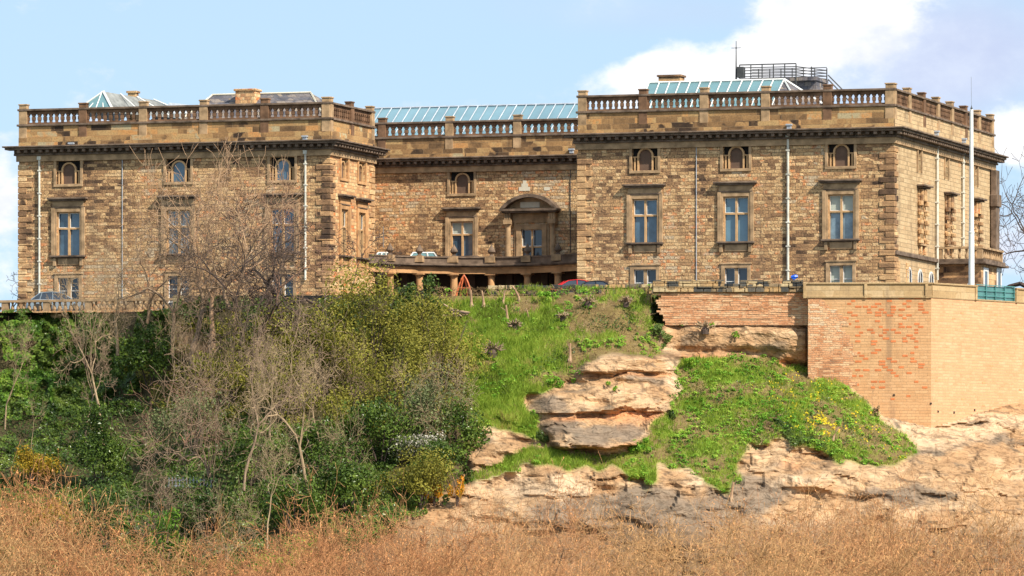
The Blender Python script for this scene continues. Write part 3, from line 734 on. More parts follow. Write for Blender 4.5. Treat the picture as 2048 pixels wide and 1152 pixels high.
# centre long roof
v0, v1 = VC + 3.0, VC + 8.5
u0, u1 = pxu(700, v1), pxu(1170, v1)
glazed('glass_roof', (u0 - 2, v0, 31.6), (u1, v0, 31.6), (u1 , v1, pz(208, u1, v1)), (u0 - 2, v1, pz(208, u1, v1)), 27, M['skyglass'], M['lead'], label='long pale blue glazed roof over the centre range')
# right block skylight with slate end
v0, v1 = 5.0, 10.5
ua, ub, uc, ud = pxu(1298, v1), pxu(1568, v1), pxu(1240, v0), pxu(1535, v0); zr_ = pz(160, ub, v1)
ze = 31.9
sk = glazed('glass_roof', (uc + 1.2, v0, ze), (ud, v0, ze), (ub, v1, zr_), (ua, v1, zr_), 13, M['roofglass'], M['white'], label='green tinted glazed roof with white bars on the right block')
MB().poly([(uc + 1.2, v0, ze), (ua, v1, zr_), (uc - 1.0, v1 + 5, ze)]).build('hip', M['roofglass'], sk, OFF)
ue2 = pxu(1636, v0)
s = MB(); s.poly([(ud + .02, v0 + .03, ze), (ud + 2.6, v0, ze), (ub + .02, v1, zr_)]); s.poly([(ud + 2.6, v0, ze), (ue2 + .6, v1, ze), (ub + .02, v1, zr_ + .0)])
s.build('slate_hip', M['slate'], sk, OFF)
s = MB(); s.tube([(ud + 2.6, v0 - .04, ze + .03), (ub, v1 - .05, zr_ + .05)], .07, 4); s.tube([(ub, v1 - .05, zr_ + .06), (ue2 + .6, v1, ze)], .09, 4); s.build('ridge_flashing', M['white'], sk, OFF)
s = MB(); a0_, a1_ = pxu(1317, 14), pxu(1360, 14); zt = pz(150, a0_, 14); s.box(a0_, a1_, 14, 15.2, zr, zt - .14); s.box(a0_ - .1, a1_ + .1, 13.9, 15.3, zt - .138, zt)
s.build('chimney', M['quoin'], castle, OFF)
# rooftop railing platform and mast
def rail_platform():
    v = 14.0; a0_, a1_ = pxu(1479, v), pxu(1592, v); zt = pz(130, a0_, v); zb_ = pz(157, a0_, v); s = MB()
    s.box(a0_, a1_ + 1.5, v, v + 3.5, zb_ - .25, zb_)
    s.box(a1_ - .2, a1_ + 1.4, v + .4, v + 3.4, zr, zb_ - .252)
    o = s.build('platform', M['slate'], castle, OFF)
    s = MB(); v2 = v + 3.4; a2_ = a1_ + 1.4
    for i in range(6):
        x = a0_ + (a1_ - a0_) * i / 5; s.tube([(x, v, zb_), (x, v, zt)], .045, 5); s.tube([(x + .5, v2, zb_), (x + .5, v2, zt - .05)], .04, 5)
    for k in range(5):
        z = zb_ + .12 + (zt - zb_ - .12) * k / 4
        s.tube([(a0_, v, z), (a1_, v, z)], .035 if k < 4 else .045, 5); s.tube([(a0_, v2, z - .05), (a2_, v2, z - .05)], .03, 5)
    for k in range(4):
        z = zb_ + .12 + (zt - zb_ - .12) * k / 4; s.tube([(a1_, v, z), (a2_, v2, z - .05)], .035, 5)
    for i in range(3):
        t = i / 2; s.tube([(a1_ + (a2_ - a1_) * t, v + (v2 - v) * t, zb_ - .6), (a1_ + (a2_ - a1_) * t, v + (v2 - v) * t, zt - .1)], .05, 5)
    xs = a2_ + .1; s.tube([(xs, v2, zt - .6), (xs + 1.9, v2 + .5, zt - 2.6)], .05, 5); s.tube([(xs, v2, zt - .9), (xs + 1.9, v2 + .5, zt - 2.95)], .05, 5); s.tube([(xs + 1.5, v2 + .5, zt - 3), (xs + 1.5, v2 + .5, zt - 2)], .04, 5)
    s.build('railing', M['iron'], o, OFF)
    s = MB(); s.box(a0_ - .12, a0_ + .35, v - .3, v + .3, zb_ + .05, zt - .15); s.build('cabinet', M['iron'], o, OFF)
    s = MB(); x = a0_ - .25; zm = pz(82, x, v)
    s.tube([(x, v, zb_ - .3), (x, v, zt), (x, v, zm)], [.07, .05, .025], 6); s.tube([(x - .35, v, zm - .5), (x + .35, v, zm - .5)], .02, 4); s.lathe(x, v, [(.02, zm - .6), (.07, zm - .5), (.02, zm - .4)], 6)
    s.build('mast', M['iron'], castle, OFF)
rail_platform()
# left wing: glass gabled roof and slate roof
v = 7.0; ap, aL, aR = pxu(207, v), pxu(160, v) , pxu(236, v); zt = pz(183, ap, v); ze = pz(219, ap, v) - .35
g = MB().poly([(aL - .2, v - 1.2, ze), (aR + .2, v - 1.2, ze), (ap, v, zt)]).build('glass_roof', M['roofglass'], castle, OFF, label='small gabled glass roof with a glazed end on the left wing')
s = MB()
for t in (.0, .25, .5, .75, 1.0):
    x = aL + (aR - aL) * t; tt = min(1, 2 * t if t <= .5 else 2 * (1 - t)) if t not in (0, 1) else 0
    if tt: s.tube([(x + .1, v - 1.25, ze), ((aL + (aR - aL) * t) * (1 - tt) + ap * tt if t != .5 else ap - .1, v - 1.2 + 1.2 * tt - .05, ze + (zt - ze) * (tt if t == .5 else tt * .95))], .04, 4)
s.tube([(aL - .2, v - 1.24, ze), (ap, v - .04, zt)], .06, 4); s.tube([(aR + .2, v - 1.24, ze), (ap, v - .04, zt)], .09, 4); s.build('glazing_bar', M['white'], g, OFF)
bk = v + 7.5
s = MB().poly([(aR + .2, v - 1.2, ze), (aR + 3.6, bk, ze), (ap + 1.0, bk, zt - .1), (ap, v, zt)]); s.poly([(aL - .2, v - 1.2, ze), (aL, bk, ze), (ap + 1.0, bk, zt - .1), (ap, v, zt)]); s.build('roof_slope', M['oldlead'], g, OFF)
s = MB()
for t in (.0, .33, .66, 1.):
    s.tube([Vector((aR + .2, v - 1.2, ze)).lerp(Vector((aR + 3.6, bk, ze)), t) + Vector((.05, -.05, .05)), Vector((ap, v, zt)).lerp(Vector((ap + 1.0, bk, zt - .1)), t) + Vector((.05, -.05, .05))], .05, 4)
s.build('glazing_bar', M['white'], g, OFF)
v_ = 11.0; a0_, a1_ = pxu(285, v_), pxu(345, v_)
s = MB(); s.poly([(pxu(255, v_), v_, zr), (pxu(370, v_), v_, zr), (pxu(310, v_), v_ + 3, pz(197, -55, v_))]); s.poly([(pxu(370, v_), v_, zr), (pxu(330, v_), v_ + 6, pz(197, -55, v_)), (pxu(310, v_), v_ + 3, pz(197, -55, v_))]); s.build('low_roof', M['lead'], castle, OFF)
def chimney(px0, px1, ptop, v, mat, name='chimney', parent=castle):
    a0_, a1_ = pxu(px0, v), pxu(px1, v); z = pz(ptop, a0_, v); s = MB(); w_ = (a1_ - a0_)
    s.box(a0_ + .1, a1_ - .1, v, v + w_ * .7, zr, z - .16); s.box(a0_, a1_, v - .1, v + w_ * .7 + .1, z - .158, z); return s.build(name, mat, parent, OFF, bevel=.02)
chimney(253, 274, 182, 14, M['quoin'])
v0, v1 = 2.6, 6.2
ua, ub, uc, ud = pxu(425, v1), pxu(622, v1), pxu(362, v0), pxu(648, v0); zt = pz(186, ub, v1); zt2 = zt
ze = 32.3
s = MB(); s.poly([(uc, v0, ze), (ud, v0, ze), (ub, v1, zt), (ua, v1, zt)]); s.poly([(ud, v0, ze), (ud + .6, v1 + 3, ze), (ub, v1, zt)]); s.poly([(uc, v0, ze), (uc, v1 + 3, ze), (ua, v1, zt)])
o = s.build('slate_roof', M['slate'], castle, OFF)
s = MB(); s.tube([(ua, v1 - .03, zt + .04), (ub, v1 - .03, zt + .04)], .08, 5); s.tube([(uc, v0 - .03, ze), (ua, v1 - .03, zt + .03)], .07, 4); s.tube([(ud, v0 - .03, ze), (ub, v1 - .03, zt + .03)], .07, 4); s.build('ridge', M['plaque'], o, OFF)
chimney(468, 512, 178, 4.6, M['wall_orange'], parent=castle)

# colonnade -----------------------------------------------------------
def colonnade():
    def arcpt(px):
        # concave arc in plan
        pts = [(700, 413.0), (737, 415.3), (780, 417.0), (837, 418.4), (907, 419.2), (983, 419.3), (1055, 418.3), (1116, 416.3), (1156, 414.2), (1190, 412)]
        for (x0, y0), (x1, y1) in zip(pts, pts[1:]):
            if x0 <= px <= x1:
                t = (px - x0) / (x1 - x0); return y0 + (y1 - y0) * t
    zt = ZC + (YH - 508) / F * 415.3; zm = zt - .42; zl = zt - .55; zb_ = zt - 1.25
    def loc(px, off=0.0):
        Y = arcpt(px) + off; X = (px - 1024) / F * Y; dx, dy = X - RX, Y - RY
        return (dx * CA - dy * SA, dx * SA + dy * CA)
    root = MB()
    xs = list(range(702, 1189, 9))
    def band(s, o0, o1, z0, z1):
        rings = []
        for px in xs:
            f = loc(px, o0); b = loc(px, o1); rings.append([(f[0], f[1], z0), (f[0], f[1], z1), (b[0], b[1], z1), (b[0], b[1], z0)])
        s.loft(rings)
    band(root, 0, .6, zb_, zl - .12); band(root, -.08, .6, zb_ + .36, zb_ + .42)
    o = root.build('colonnade', M['trim_orange'], castle, OFF)
    s = MB(); band(s, -.45, .5, zl - .118, zl + .02); band(s, -.3, .5, zl - .2, zl - .12); band(s, -.1, .45, zt - .1, zt); s.build('cornice', M['dark_trim'], o, OFF)
    s = MB(); band(s, 0, .4, zl + .022, zt - .102); s.build('blocking_course', M['dark_trim'], o, OFF)
    s = MB(); band(s, .6, 5.5, zb_ + .1, zb_ + .2); band(s, 4.2, 4.4, ZB, zb_ + .1); s.build('ceiling', M['panel'], o, OFF)  # dark brown paints the shade inside the colonnade
    for px in (780, 839, 908, 983, 1055, 1116):
        c = loc(px, .3); s = MB()
        s.lathe(c[0], c[1], [(.34, ZB), (.3, ZB + .3), (.29, ZB + 1.8), (.25, zb_ - .28), (.3, zb_ - .24), (.26, zb_ - .2), (.36, zb_ - .1)], 14); s.box(c[0] - .4, c[0] + .4, c[1] - .4, c[1] + .4, zb_ - .1, zb_ - .003)
        s.build('column', M['trim_orange'], o, OFF, smooth=False)
        c = loc(px, .2); s = MB(); f = loc(px, -.12)
        s.box(c[0] - .36, c[0] + .36, c[1] - .5, c[1] + .3, zt - .44, zt + .02); s.build('pedestal', M['trim'], o, OFF)
        s = MB(); s.lathe(c[0], c[1], [(.26, zt + .02), (.12, zt + .14), (.14, zt + .2), (.3, zt + .36), (.27, zt + .48), (.18, zt + .62), (.08, zt + .78), (.02, zt + .92)], 10); s.build('finial', M['dark_trim'], o, OFF)
    # rear piers in dark brown, the inner shade put into their colour
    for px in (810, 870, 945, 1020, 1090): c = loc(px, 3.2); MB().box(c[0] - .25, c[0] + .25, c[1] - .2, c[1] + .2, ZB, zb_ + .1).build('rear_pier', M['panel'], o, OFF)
    # lantern skylights on the low roof behind
    for x0, x1 in ((742, 792), (812, 882)):
        Y = 421.5; p0, p1 = (x0 - 1024) / F * Y, (x1 - 1024) / F * Y; m_ = MB(); zz0 = zt - .35; zz1 = zt + .42
        def q(X, Y_, z): dx, dy = X - RX, Y_ - RY; return Vector((dx * CA - dy * SA, dx * SA + dy * CA, z))
        A = [q(p0, Y, zz0), q(p1, Y, zz0), q(p1, Y + 3, zz0), q(p0, Y + 3, zz0)]; B = [q(p0 + .5, Y + 1.2, zz1), q(p1 - .5, Y + 1.2, zz1)]
        m_.poly([A[0], A[1], B[1], B[0]]); m_.poly([A[1], A[2], B[1]]); m_.poly([A[0], A[3], B[0]]); g_ = m_.build('lantern', M['roofglass'], o, OFF)
        m_ = MB()
        for t in (0, .33, .66, 1): m_.tube([A[0].lerp(A[1], t) + Vector((0, -.04, .03)), B[0].lerp(B[1], t) + Vector((0, -.04, .03))], .06, 4)
        m_.tube([A[1], A[0]], .07, 4); m_.tube([B[0] + Vector((0, 0, .03)), B[1] + Vector((0, 0, .03))], .07, 4); m_.build('glazing_bar', M['white'], g_, OFF)
colonnade()

# ------------------------------------------------------------------ terrain of the cliff
X0, X1, DX = -420, 2480, 5.0; Y0_, Y1_, DY = 560.0, 1300.0, 3.2
gx = np.arange(X0, X1 + 1, DX); gy = np.arange(Y0_, Y1_ + 1, DY)
GX, GY = np.meshgrid(gx, gy)
CP = np.array([(-420, 620, 402), (-100, 622, 400), (200, 628, 397.5), (340, 606, 393), (620, 596, 388), (860, 592, 384.5), (1100, 588, 382.5), (1310, 592, 380.5), (1500, 645, 380.3), (1610, 740, 380),
    (-420, 790, 396), (0, 780, 394), (180, 790, 392.5), (330, 790, 388), (500, 720, 383), (700, 700, 380), (860, 700, 378), (1000, 700, 376), (1200, 690, 375), (1320, 700, 376.5),
    (1000, 830, 370), (1130, 800, 371), (1340, 790, 373.5), (1350, 740, 377), (1500, 715, 378.5), (1400, 800, 373), (1500, 820, 371.5), (1600, 820, 371.5), (1700, 800, 374.5), (1790, 860, 374.5), (1862, 862, 376.5),
    (1960, 835, 381.5), (2048, 808, 386), (2300, 780, 402), (2480, 780, 412), (2048, 900, 377), (2300, 900, 392), (1900, 930, 370), (1700, 930, 367), (1500, 950, 364.5), (1350, 940, 364.5), (1200, 925, 365), (1080, 905, 366), (960, 950, 364),
    (1100, 960, 361.5), (1250, 970, 361.5), (1400, 1010, 360.5), (1600, 1010, 361.5), (1800, 1000, 363.5), (2048, 1000, 368), (2400, 1000, 382),
    (-300, 1000, 378), (0, 950, 377), (200, 950, 375), (400, 900, 373), (600, 900, 370), (800, 900, 367), (0, 1080, 365), (400, 1060, 360), (700, 1040, 357), (900, 1040, 358), (-400, 1200, 365),
    (1200, 1100, 357), (1600, 1100, 357), (2048, 1100, 361), (0, 1300, 343), (600, 1300, 340), (1200, 1300, 341), (1800, 1300, 343), (2400, 1300, 352)], float)
def tps_fit(P, v, lam=1e-3):
    n = len(P); d = np.linalg.norm(P[:, None] - P[None], axis=2); K = np.where(d > 0, d * d * np.log(d + 1e-12), 0) + lam * np.eye(n)
    Pm = np.c_[np.ones(n), P]; A = np.block([[K, Pm], [Pm.T, np.zeros((3, 3))]])
    return np.linalg.solve(A, np.r_[v, 0, 0, 0])
_P = CP[:, :2] / 1000.0; _w = tps_fit(_P, CP[:, 2], 2e-3)
def tps(x, y):
    q = np.stack([x.ravel(), y.ravel()], 1) / 1000.0; out = np.empty(len(q))
    for i in range(0, len(q), 20000):
        d = np.linalg.norm(q[i:i + 20000, None] - _P[None], axis=2); out[i:i + 20000] = (np.where(d > 0, d * d * np.log(d + 1e-12), 0)) @ _w[:-3] + _w[-3] + q[i:i + 20000] @ _w[-2:]
    return out.reshape(x.shape)
D = tps(GX, GY)
def inpoly(x, y, poly):
    r = np.zeros(x.shape, bool); n = len(poly)
    for i in range(n):
        (x0, y0), (x1, y1) = poly[i], poly[(i + 1) % n]
        if y0 == y1: continue
        c = ((y0 > y) != (y1 > y)) & (x < (x1 - x0) * (y - y0) / (y1 - y0) + x0); r ^= c
    return r
def blur(a, k):
    for _ in range(k):
        a = (a + np.roll(a, 1, 0) + np.roll(a, -1, 0) + np.roll(a, 1, 1) + np.roll(a, -1, 1)) / 5
    return a
WX = GX + (fbm(GX / 30, GY / 30, 1.0, 4) - .5) * 46; WY = GY + (fbm(GX / 30, GY / 30, 9.0, 4) - .5) * 34
def mask(poly, k=2): return blur(inpoly(WX, WY, poly).astype(float), k)
PG1 = [(820, 560), (1312, 560), (1322, 640), (1335, 705), (1190, 712), (1155, 765), (1062, 800), (1085, 850), (1090, 890), (1010, 862), (940, 845), (930, 720), (880, 640)]
PR1 = [(1165, 735), (1190, 705), (1340, 712), (1360, 765), (1345, 825), (1300, 860), (1265, 908), (1110, 898), (1085, 850), (1060, 830), (1060, 795), (1150, 760)]
PR2 = [(945, 842), (1040, 842), (1068, 880), (1085, 905), (930, 945)]
PG2 = [(1010, 918), (1100, 893), (1250, 912), (1310, 905), (1320, 960), (1290, 980), (1240, 932), (1060, 932), (960, 962), (945, 950)]
PR3 = [(925, 975), (1060, 932), (1240, 935), (1300, 975), (1420, 960), (1520, 1000), (1520, 1320), (780, 1320), (800, 1010), (870, 990)]
PG3 = [(1362, 712), (1500, 706), (1560, 722), (1622, 745), (1700, 780), (1770, 845), (1835, 905), (1790, 938), (1700, 925), (1640, 905), (1560, 875), (1500, 895), (1470, 960), (1440, 995), (1390, 945), (1300, 920), (1262, 885), (1300, 850), (1350, 820), (1345, 760)]
PR4 = [(1310, 635), (1640, 640), (1622, 745), (1560, 722), (1500, 706), (1365, 714), (1330, 700)]
PR5 = [(1700, 780), (1862, 850), (2048, 795), (2490, 760), (2490, 1320), (1500, 1320), (1430, 1000), (1480, 900), (1560, 875), (1640, 905), (1700, 925), (1790, 938), (1835, 905), (1770, 845)]
mG1, mR1, mR2, mG2, mR3, mG3, mR4, mR5 = [mask(p) for p in (PG1, PR1, PR2, PG2, PR3, PG3, PR4, PR5)]
rock = np.clip(mR1 + mR2 + mR3 + mR4 + mR5 - mG3 - mG2, 0, 1); grass = np.clip(mG1 + mG2 + mG3 - mR1 - mR4, 0, 1)
# buttress relief
ysh = GY + (fbm(GX / 60, 0.0, 3.0, 3) - .5) * 14 + (GX - 1220) * 0.02
prof = np.interp(ysh, [698, 706, 722, 742, 745, 751, 755, 780, 784, 822, 825, 834, 838, 866, 870, 893, 896, 903, 915], [0, -.9, -1.15, -1.3, -.7, -.7, -1.25, -1.4, -1.6, -1.8, -1.0, -1.0, -1.5, -1.7, -1.9, -2.0, -.4, .2, 0])
mb_soft = blur(inpoly(GX, GY, PR1).astype(float), 4) * np.clip((GX - 1050) / 90, 0, 1)
D = D + prof * mb_soft
Xw = (GX - 1024) / F * 372; Zw = (YH - GY) / F * 372
strata = fbm(Xw * .10, Zw * .62 + Xw * .03, 4.0, 4, .5)
ledge = np.abs(fbm(Xw * .25, Zw * .8, 14.0, 3) - .5) * 2
D += rock * ((strata - .5) * -3.0 + (fbm(Xw * .35, Zw * .5, 2.0, 5, .5) - .5) * -2.8 + np.abs(fbm(Xw * .5, Zw * .8, 31.0, 3, .5) - .5) * 1.6 + ledge * .7)
D += grass * ((fbm(Xw * .5, Zw * .6, 6.0, 5, .6) - .5) * -1.3)
rest = np.clip(1 - rock - grass, 0, 1)
D += rest * (fbm(Xw * .35, Zw * .4, 8.0, 4) - .5) * -2.0
lay = np.floor((GY + (fbm(GX / 90, 3.0, 1.0, 3) - .5) * 50) / 34.0); cw = 52 + 40 * vnoise(lay * 1.7, 0.5, 0.5)
cid = np.floor((GX + (fbm(GX / 25, GY / 25, 12.0, 3) - .5) * 26 + lay * 31.0 + (GY - 800) * .25) / cw)
blk = _T[(cid.astype(int) * 7) & 63, (lay.astype(int) * 13) & 63, 5]; blk2 = blk - .5
D += rock * blk2 * -.7
# recess under the brickwork
rc = blur(inpoly(GX, GY, [(1330, 640), (1625, 640), (1625, 735), (1560, 718), (1500, 700), (1400, 706), (1345, 700)]).astype(float), 4)
D = D * (1 - rc) + rc * (378.75 + (fbm(Xw * .5, Zw * .7, 2.0, 5, .55) - .5) * -1.3 + np.interp(GY, [650, 655, 665, 690, 706, 720], [.5, .3, -.1, -.2, .25, .4]))
# keep the ground behind the retaining walls
WC = Vector((27.62, 378.0, 0))            # corner of the bastion
def wallY(px):
    t = (px - 1024) / F
    return np.where(px < 1862, 378.0, WC.y + .785 * (t * WC.y - WC.x) / (.62 - t * .785))
behind = (GX > 1620) & (GY < np.interp(GX, [1620, 1700, 1770, 1862, 1960, 2048, 2480], [742, 775, 838, 858, 828, 802, 760]) - 4)
D = np.where(behind, np.maximum(D, wallY(GX) + 1.2), D)
D = np.where((GX > 1300) & (GX <= 1620) & (GY < 648), np.maximum(D, 381.5), D)
D = np.where((GX <= 1310) & (GY < np.interp(GX, [-420, 340, 345, 700, 860, 1310], [622, 622, 605, 598, 588, 585])), np.maximum(D, np.interp(GX, [-420, 340, 860, 1310], [402, 395, 385.5, 382])), D)

TOP = np.interp(GX, [-420, 342, 350, 700, 860, 1300, 1312, 1620, 1640], [626, 626, 603, 598, 590, 588, 588, 600, 600])
TOPZ = np.zeros_like(GX)
for j in range(GX.shape[1]):
    r_ = int(np.searchsorted(gy, TOP[0, j])); dl = D[r_, j]; TOPZ[:, j] = ZC + (YH - gy[r_]) / F * dl
    D[:r_, j] = np.maximum(D[:r_, j] if 1300 < gx[j] else 0, dl + (gy[r_] - gy[:r_]) * .08)
def lookup(A, px, py):
    fx = np.clip((np.asarray(px, float) - X0) / DX, 0, len(gx) - 1.001); fy = np.clip((np.asarray(py, float) - Y0_) / DY, 0, len(gy) - 1.001)
    i, j = fx.astype(int), fy.astype(int); a, b = fx - i, fy - j
    return A[j, i] * (1 - a) * (1 - b) + A[j, i + 1] * a * (1 - b) + A[j + 1, i] * (1 - a) * b + A[j + 1, i + 1] * a * b
def TY(px, py): return float(lookup(D, px, py))

# albedo of the ground
def cc(*c): return np.array(c, float)
def lerp3(a, b, t): return a * (1 - t[..., None]) + b * t[..., None]
f1 = fbm(GX / 55, GY / 28, 2.2, 5, .6); f2 = fbm(GX / 18, GY / 14, 5.5, 4, .6); f3 = fbm(GX / 120, GY / 90, 8.8, 3)
soil = lerp3(cc(.06, .038, .022), cc(.17, .11, .06), f2)
leafy = lerp3(cc(.02, .03, .010), cc(.08, .065, .028), f1)
colr = lerp3(soil, leafy, np.clip((1040 - GX) / 200, 0, 1) * .7)
g_green = lerp3(cc(.09, .17, .02), cc(.21, .30, .04), np.clip(f2 * 1.6 - .3, 0, 1))
g_brown = lerp3(cc(.15, .105, .04), cc(.26, .19, .075), f2)
# brown patches on the upper right of the first slope and scattered on the mound
bp = np.clip((f1 - .44) * 7 + 0.5 * np.exp(-(((GX - 1210) / 160)**2 + ((GY - 650) / 60)**2)) * 1.5 - 0.9 * np.exp(-(((GX - 1000) / 90)**2 + ((GY - 760) / 110)**2)), 0, 1) * mG1
bp = np.maximum(bp, np.clip((f1 - .45) * 8, 0, 1) * mG3 * .95); bp = np.maximum(bp, mG2 * np.clip((f1 - .5) * 8, 0, 1) * .7)
gcol = lerp3(g_green, g_brown, bp)
cream = lerp3(cc(.45, .295, .17), cc(.60, .425, .265), np.clip(f2 * 1.5 - .2, 0, 1)); tan = lerp3(cc(.36, .215, .115), cc(.50, .325, .18), f2)
grey = lerp3(cc(.16, .125, .095), cc(.29, .225, .165), f2); redo = lerp3(cc(.58, .24, .10), cc(.66, .36, .18), f2)
rcol = lerp3(tan, cream, np.clip((f1 - .4) * 5, 0, 1))
# weathered dark faces: low cliff, block at 1180,860 and the left end of the buttress
gm = np.zeros_like(GX)
for cx, cy, rx, ry, a_ in ((1290, 1030, 250, 55, 1.2), (1150, 1010, 100, 40, .9), (1500, 990, 90, 45, 1.0), (1210, 868, 70, 20, 1.1), (1120, 850, 45, 25, 1.0), (1100, 810, 40, 20, .7), (1600, 940, 110, 30, .5), (1300, 760, 60, 14, .7), (1800, 990, 160, 22, .7), (1850, 905, 80, 12, .8), (2000, 880, 60, 18, .7), (1560, 690, 60, 20, .5), (1440, 690, 50, 20, .4)):
    gm = np.maximum(gm, a_ * np.exp(-(((WX - cx) / rx)**2 + ((WY - cy) / ry)**2)))
rcol = lerp3(rcol, grey, np.clip((gm + f1 - .85) * 3.2, 0, .92))
# pale fresh stone at the foot of the wall and on the ledge
pm = np.zeros_like(GX)
for cx, cy, rx, ry in ((1100, 975, 120, 35), (1900, 850, 160, 40), (1850, 885, 130, 20), (1350, 740, 25, 60), (1290, 840, 60, 10), (1340, 880, 60, 10), (1400, 960, 60, 20), (1600, 960, 80, 10)):
    pm = np.maximum(pm, np.exp(-(((WX - cx) / rx)**2 + ((WY - cy) / ry)**2)))
rcol = lerp3(rcol, lerp3(cc(.50, .35, .22), cc(.64, .49, .34), f2), np.clip((pm + f1 - .9) * 3, 0, .9))
rm = np.exp(-((ysh - 750) / 4)**2) * .6 + np.exp(-((ysh - 833) / 5)**2) + np.exp(-((ysh - 898) / 7)**2) * .6 + .5 * np.exp(-((ysh - 840) / 14)**2) * (GX > 1230)
rcol = lerp3(rcol, redo, np.clip(rm * mb_soft * (.6 + .8 * f1), 0, .95))
rm2 = np.exp(-(((WX - 1420) / 90)**2 + ((WY - 712) / 6)**2)) + np.exp(-(((WX - 1580) / 40)**2 + ((WY - 722) / 14)**2)) + .5 * np.exp(-(((WX - 1580) / 15)**2 + ((WY - 930) / 15)**2))
rcol = lerp3(rcol, redo, np.clip(rm2, 0, .8))
# dark bedding cracks
rcol = lerp3(rcol, cc(.07, .05, .035) * np.ones_like(rcol), np.clip((ledge < .03) * .6 + (np.abs(strata - .52) < .003) * .5, 0, .8))
ral = np.clip(mR1 + mR2 + mR3 + mR4 + mR5 + blur(((GX > 955) & (GY > 725)).astype(float), 3), 0, 1); colr = lerp3(colr, rcol, ral); colr = lerp3(colr, gcol, np.clip(grass * 1.3, 0, 1))
ff = np.clip((WY - 1035) / 45, 0, 1) * (GX > 700); colr = lerp3(colr, lerp3(cc(.09, .055, .032), cc(.22, .135, .075), f2), ff * .85); ral = ral * (1 - ff)  # dark soil at the cliff foot, with shade under the trees painted in
# exposed orange rubble among the ivy on the left
for cx, cy, rx, ry in ((125, 700, 22, 45), (385, 690, 45, 35), (60, 780, 50, 8), (350, 650, 25, 20)):
    m_ = np.clip(np.exp(-(((WX - cx) / rx)**2 + ((WY - cy) / ry)**2)) * 2.4 - .8, 0, 1); colr = lerp3(colr, lerp3(cc(.36, .17, .08), cc(.56, .36, .2), f2), m_)

def build_terrain():
    h, w_ = GX.shape
    V = np.stack([(GX - 1024) / F * D, D, np.minimum(ZC + (YH - GY) / F * D, np.where(GY < TOP, TOPZ, 1e9))], -1).reshape(-1, 3)
    idx = np.arange(h * w_).reshape(h, w_)
    Q = np.stack([idx[:-1, :-1], idx[1:, :-1], idx[1:, 1:], idx[:-1, 1:]], -1).reshape(-1, 4)
    me = np_mesh('cliff', V, Q, smooth=False)
    at = me.color_attributes.new('Col', 'FLOAT_COLOR', 'POINT'); c = np.ones((h * w_, 4), np.float32); c[:, 3] = (ral * (1 - np.clip(grass * 1.3, 0, 1))).ravel(); c[:, :3] = colr.reshape(-1, 3); at.data.foreach_set('color', c.ravel())
    m, T, b = mat_new('cliff_ground'); tc = T.n('ShaderNodeTexCoord'); g = T.n('ShaderNodeVertexColor', layer_name='Col')
    mp = T.n('ShaderNodeMapping', {0: tc.outputs['Object'], 'Scale': (1.0, .6, 1.5)})
    n1 = T.noise(mp, 1.3, 8, .68); n2 = T.noise(tc.outputs['Object'], 6.0, 6, .7)
    k = T.ramp(T.m('ADD', T.m('MULTIPLY', n1, .6), T.m('MULTIPLY', n2, .4)), [(.30, (.55, .50, .46)), (.44, (.93, .93, .93)), (.68, (1.22, 1.2, 1.17))])
    ra = g.outputs[1]; ob = tc.outputs['Object']
    wv = T.n('ShaderNodeVectorMath', {0: ob, 1: T.n('ShaderNodeVectorMath', {0: T.n('ShaderNodeTexNoise', {'Vector': ob, 'Scale': .5, 'Detail': 4.0}).outputs['Color'], 1: (1.6, 1.6, 1.6)}, operation='MULTIPLY')}, operation='ADD')
    st = T.noise(T.n('ShaderNodeMapping', {0: wv, 'Scale': (.22, .22, 1.7)}), 1.6, 7, .6)
    crack = T.m('SUBTRACT', 1.0, T.smooth(T.m('ABSOLUTE', T.m('SUBTRACT', st, .5)), 0.0, .022))
    vo = T.n('ShaderNodeTexVoronoi', {'Vector': T.n('ShaderNodeMapping', {0: wv, 'Scale': (.32, .32, .55)}), 'Scale': 1.0}, feature='DISTANCE_TO_EDGE')
    frac = T.m('SUBTRACT', 1.0, T.smooth(vo.outputs['Distance'], 0.0, .035))
    cr = T.m('MULTIPLY', ra, T.m('MAXIMUM', T.m('MULTIPLY', crack, .6), T.m('MULTIPLY', frac, T.m('MULTIPLY', T.smooth(n1, .45, .55), .8))))
    band = T.ramp(st, [(.30, (.80, .70, .62)), (.42, (1.0, .95, .90)), (.5, (.90, .80, .70)), (.58, (1.06, 1.02, .97)), (.72, (.86, .76, .68))])
    cl = T.mix(T.m('MULTIPLY', ra, .75), g.outputs[0], T.mix(1.0, g.outputs[0], band, 'MULTIPLY'))
    cl = T.mix(1.0, cl, k, 'MULTIPLY')
    lich = T.m('MULTIPLY', ra, T.m('MULTIPLY', T.smooth(T.noise(ob, .55, 8, .68), .54, .66), .62))
    cl = T.mix(lich, cl, (.14, .115, .085))
    pit = T.m('MULTIPLY', ra, T.smooth(T.noise(ob, 3.5, 4, .6), .60, .68)); cl = T.mix(T.m('MULTIPLY', pit, .3), cl, (.10, .07, .045))
    cl = T.mix(T.m('MULTIPLY', cr, .5), cl, (.06, .042, .03))
    T.set(b.inputs['Base Color'], cl); b.inputs['Roughness'].default_value = .95; b.inputs['Specular IOR Level'].default_value = .1
    T.set(b.inputs['Normal'], T.n('ShaderNodeBump', {'Height': T.m('SUBTRACT', T.m('ADD', T.m('ADD', n1, T.m('MULTIPLY', st, .8)), T.m('MULTIPLY', n2, .3)), T.m('MULTIPLY', cr, .3)), 'Distance': .22, 'Strength': .8}))
    link('cliff', me, m, kind='structure')
build_terrain()
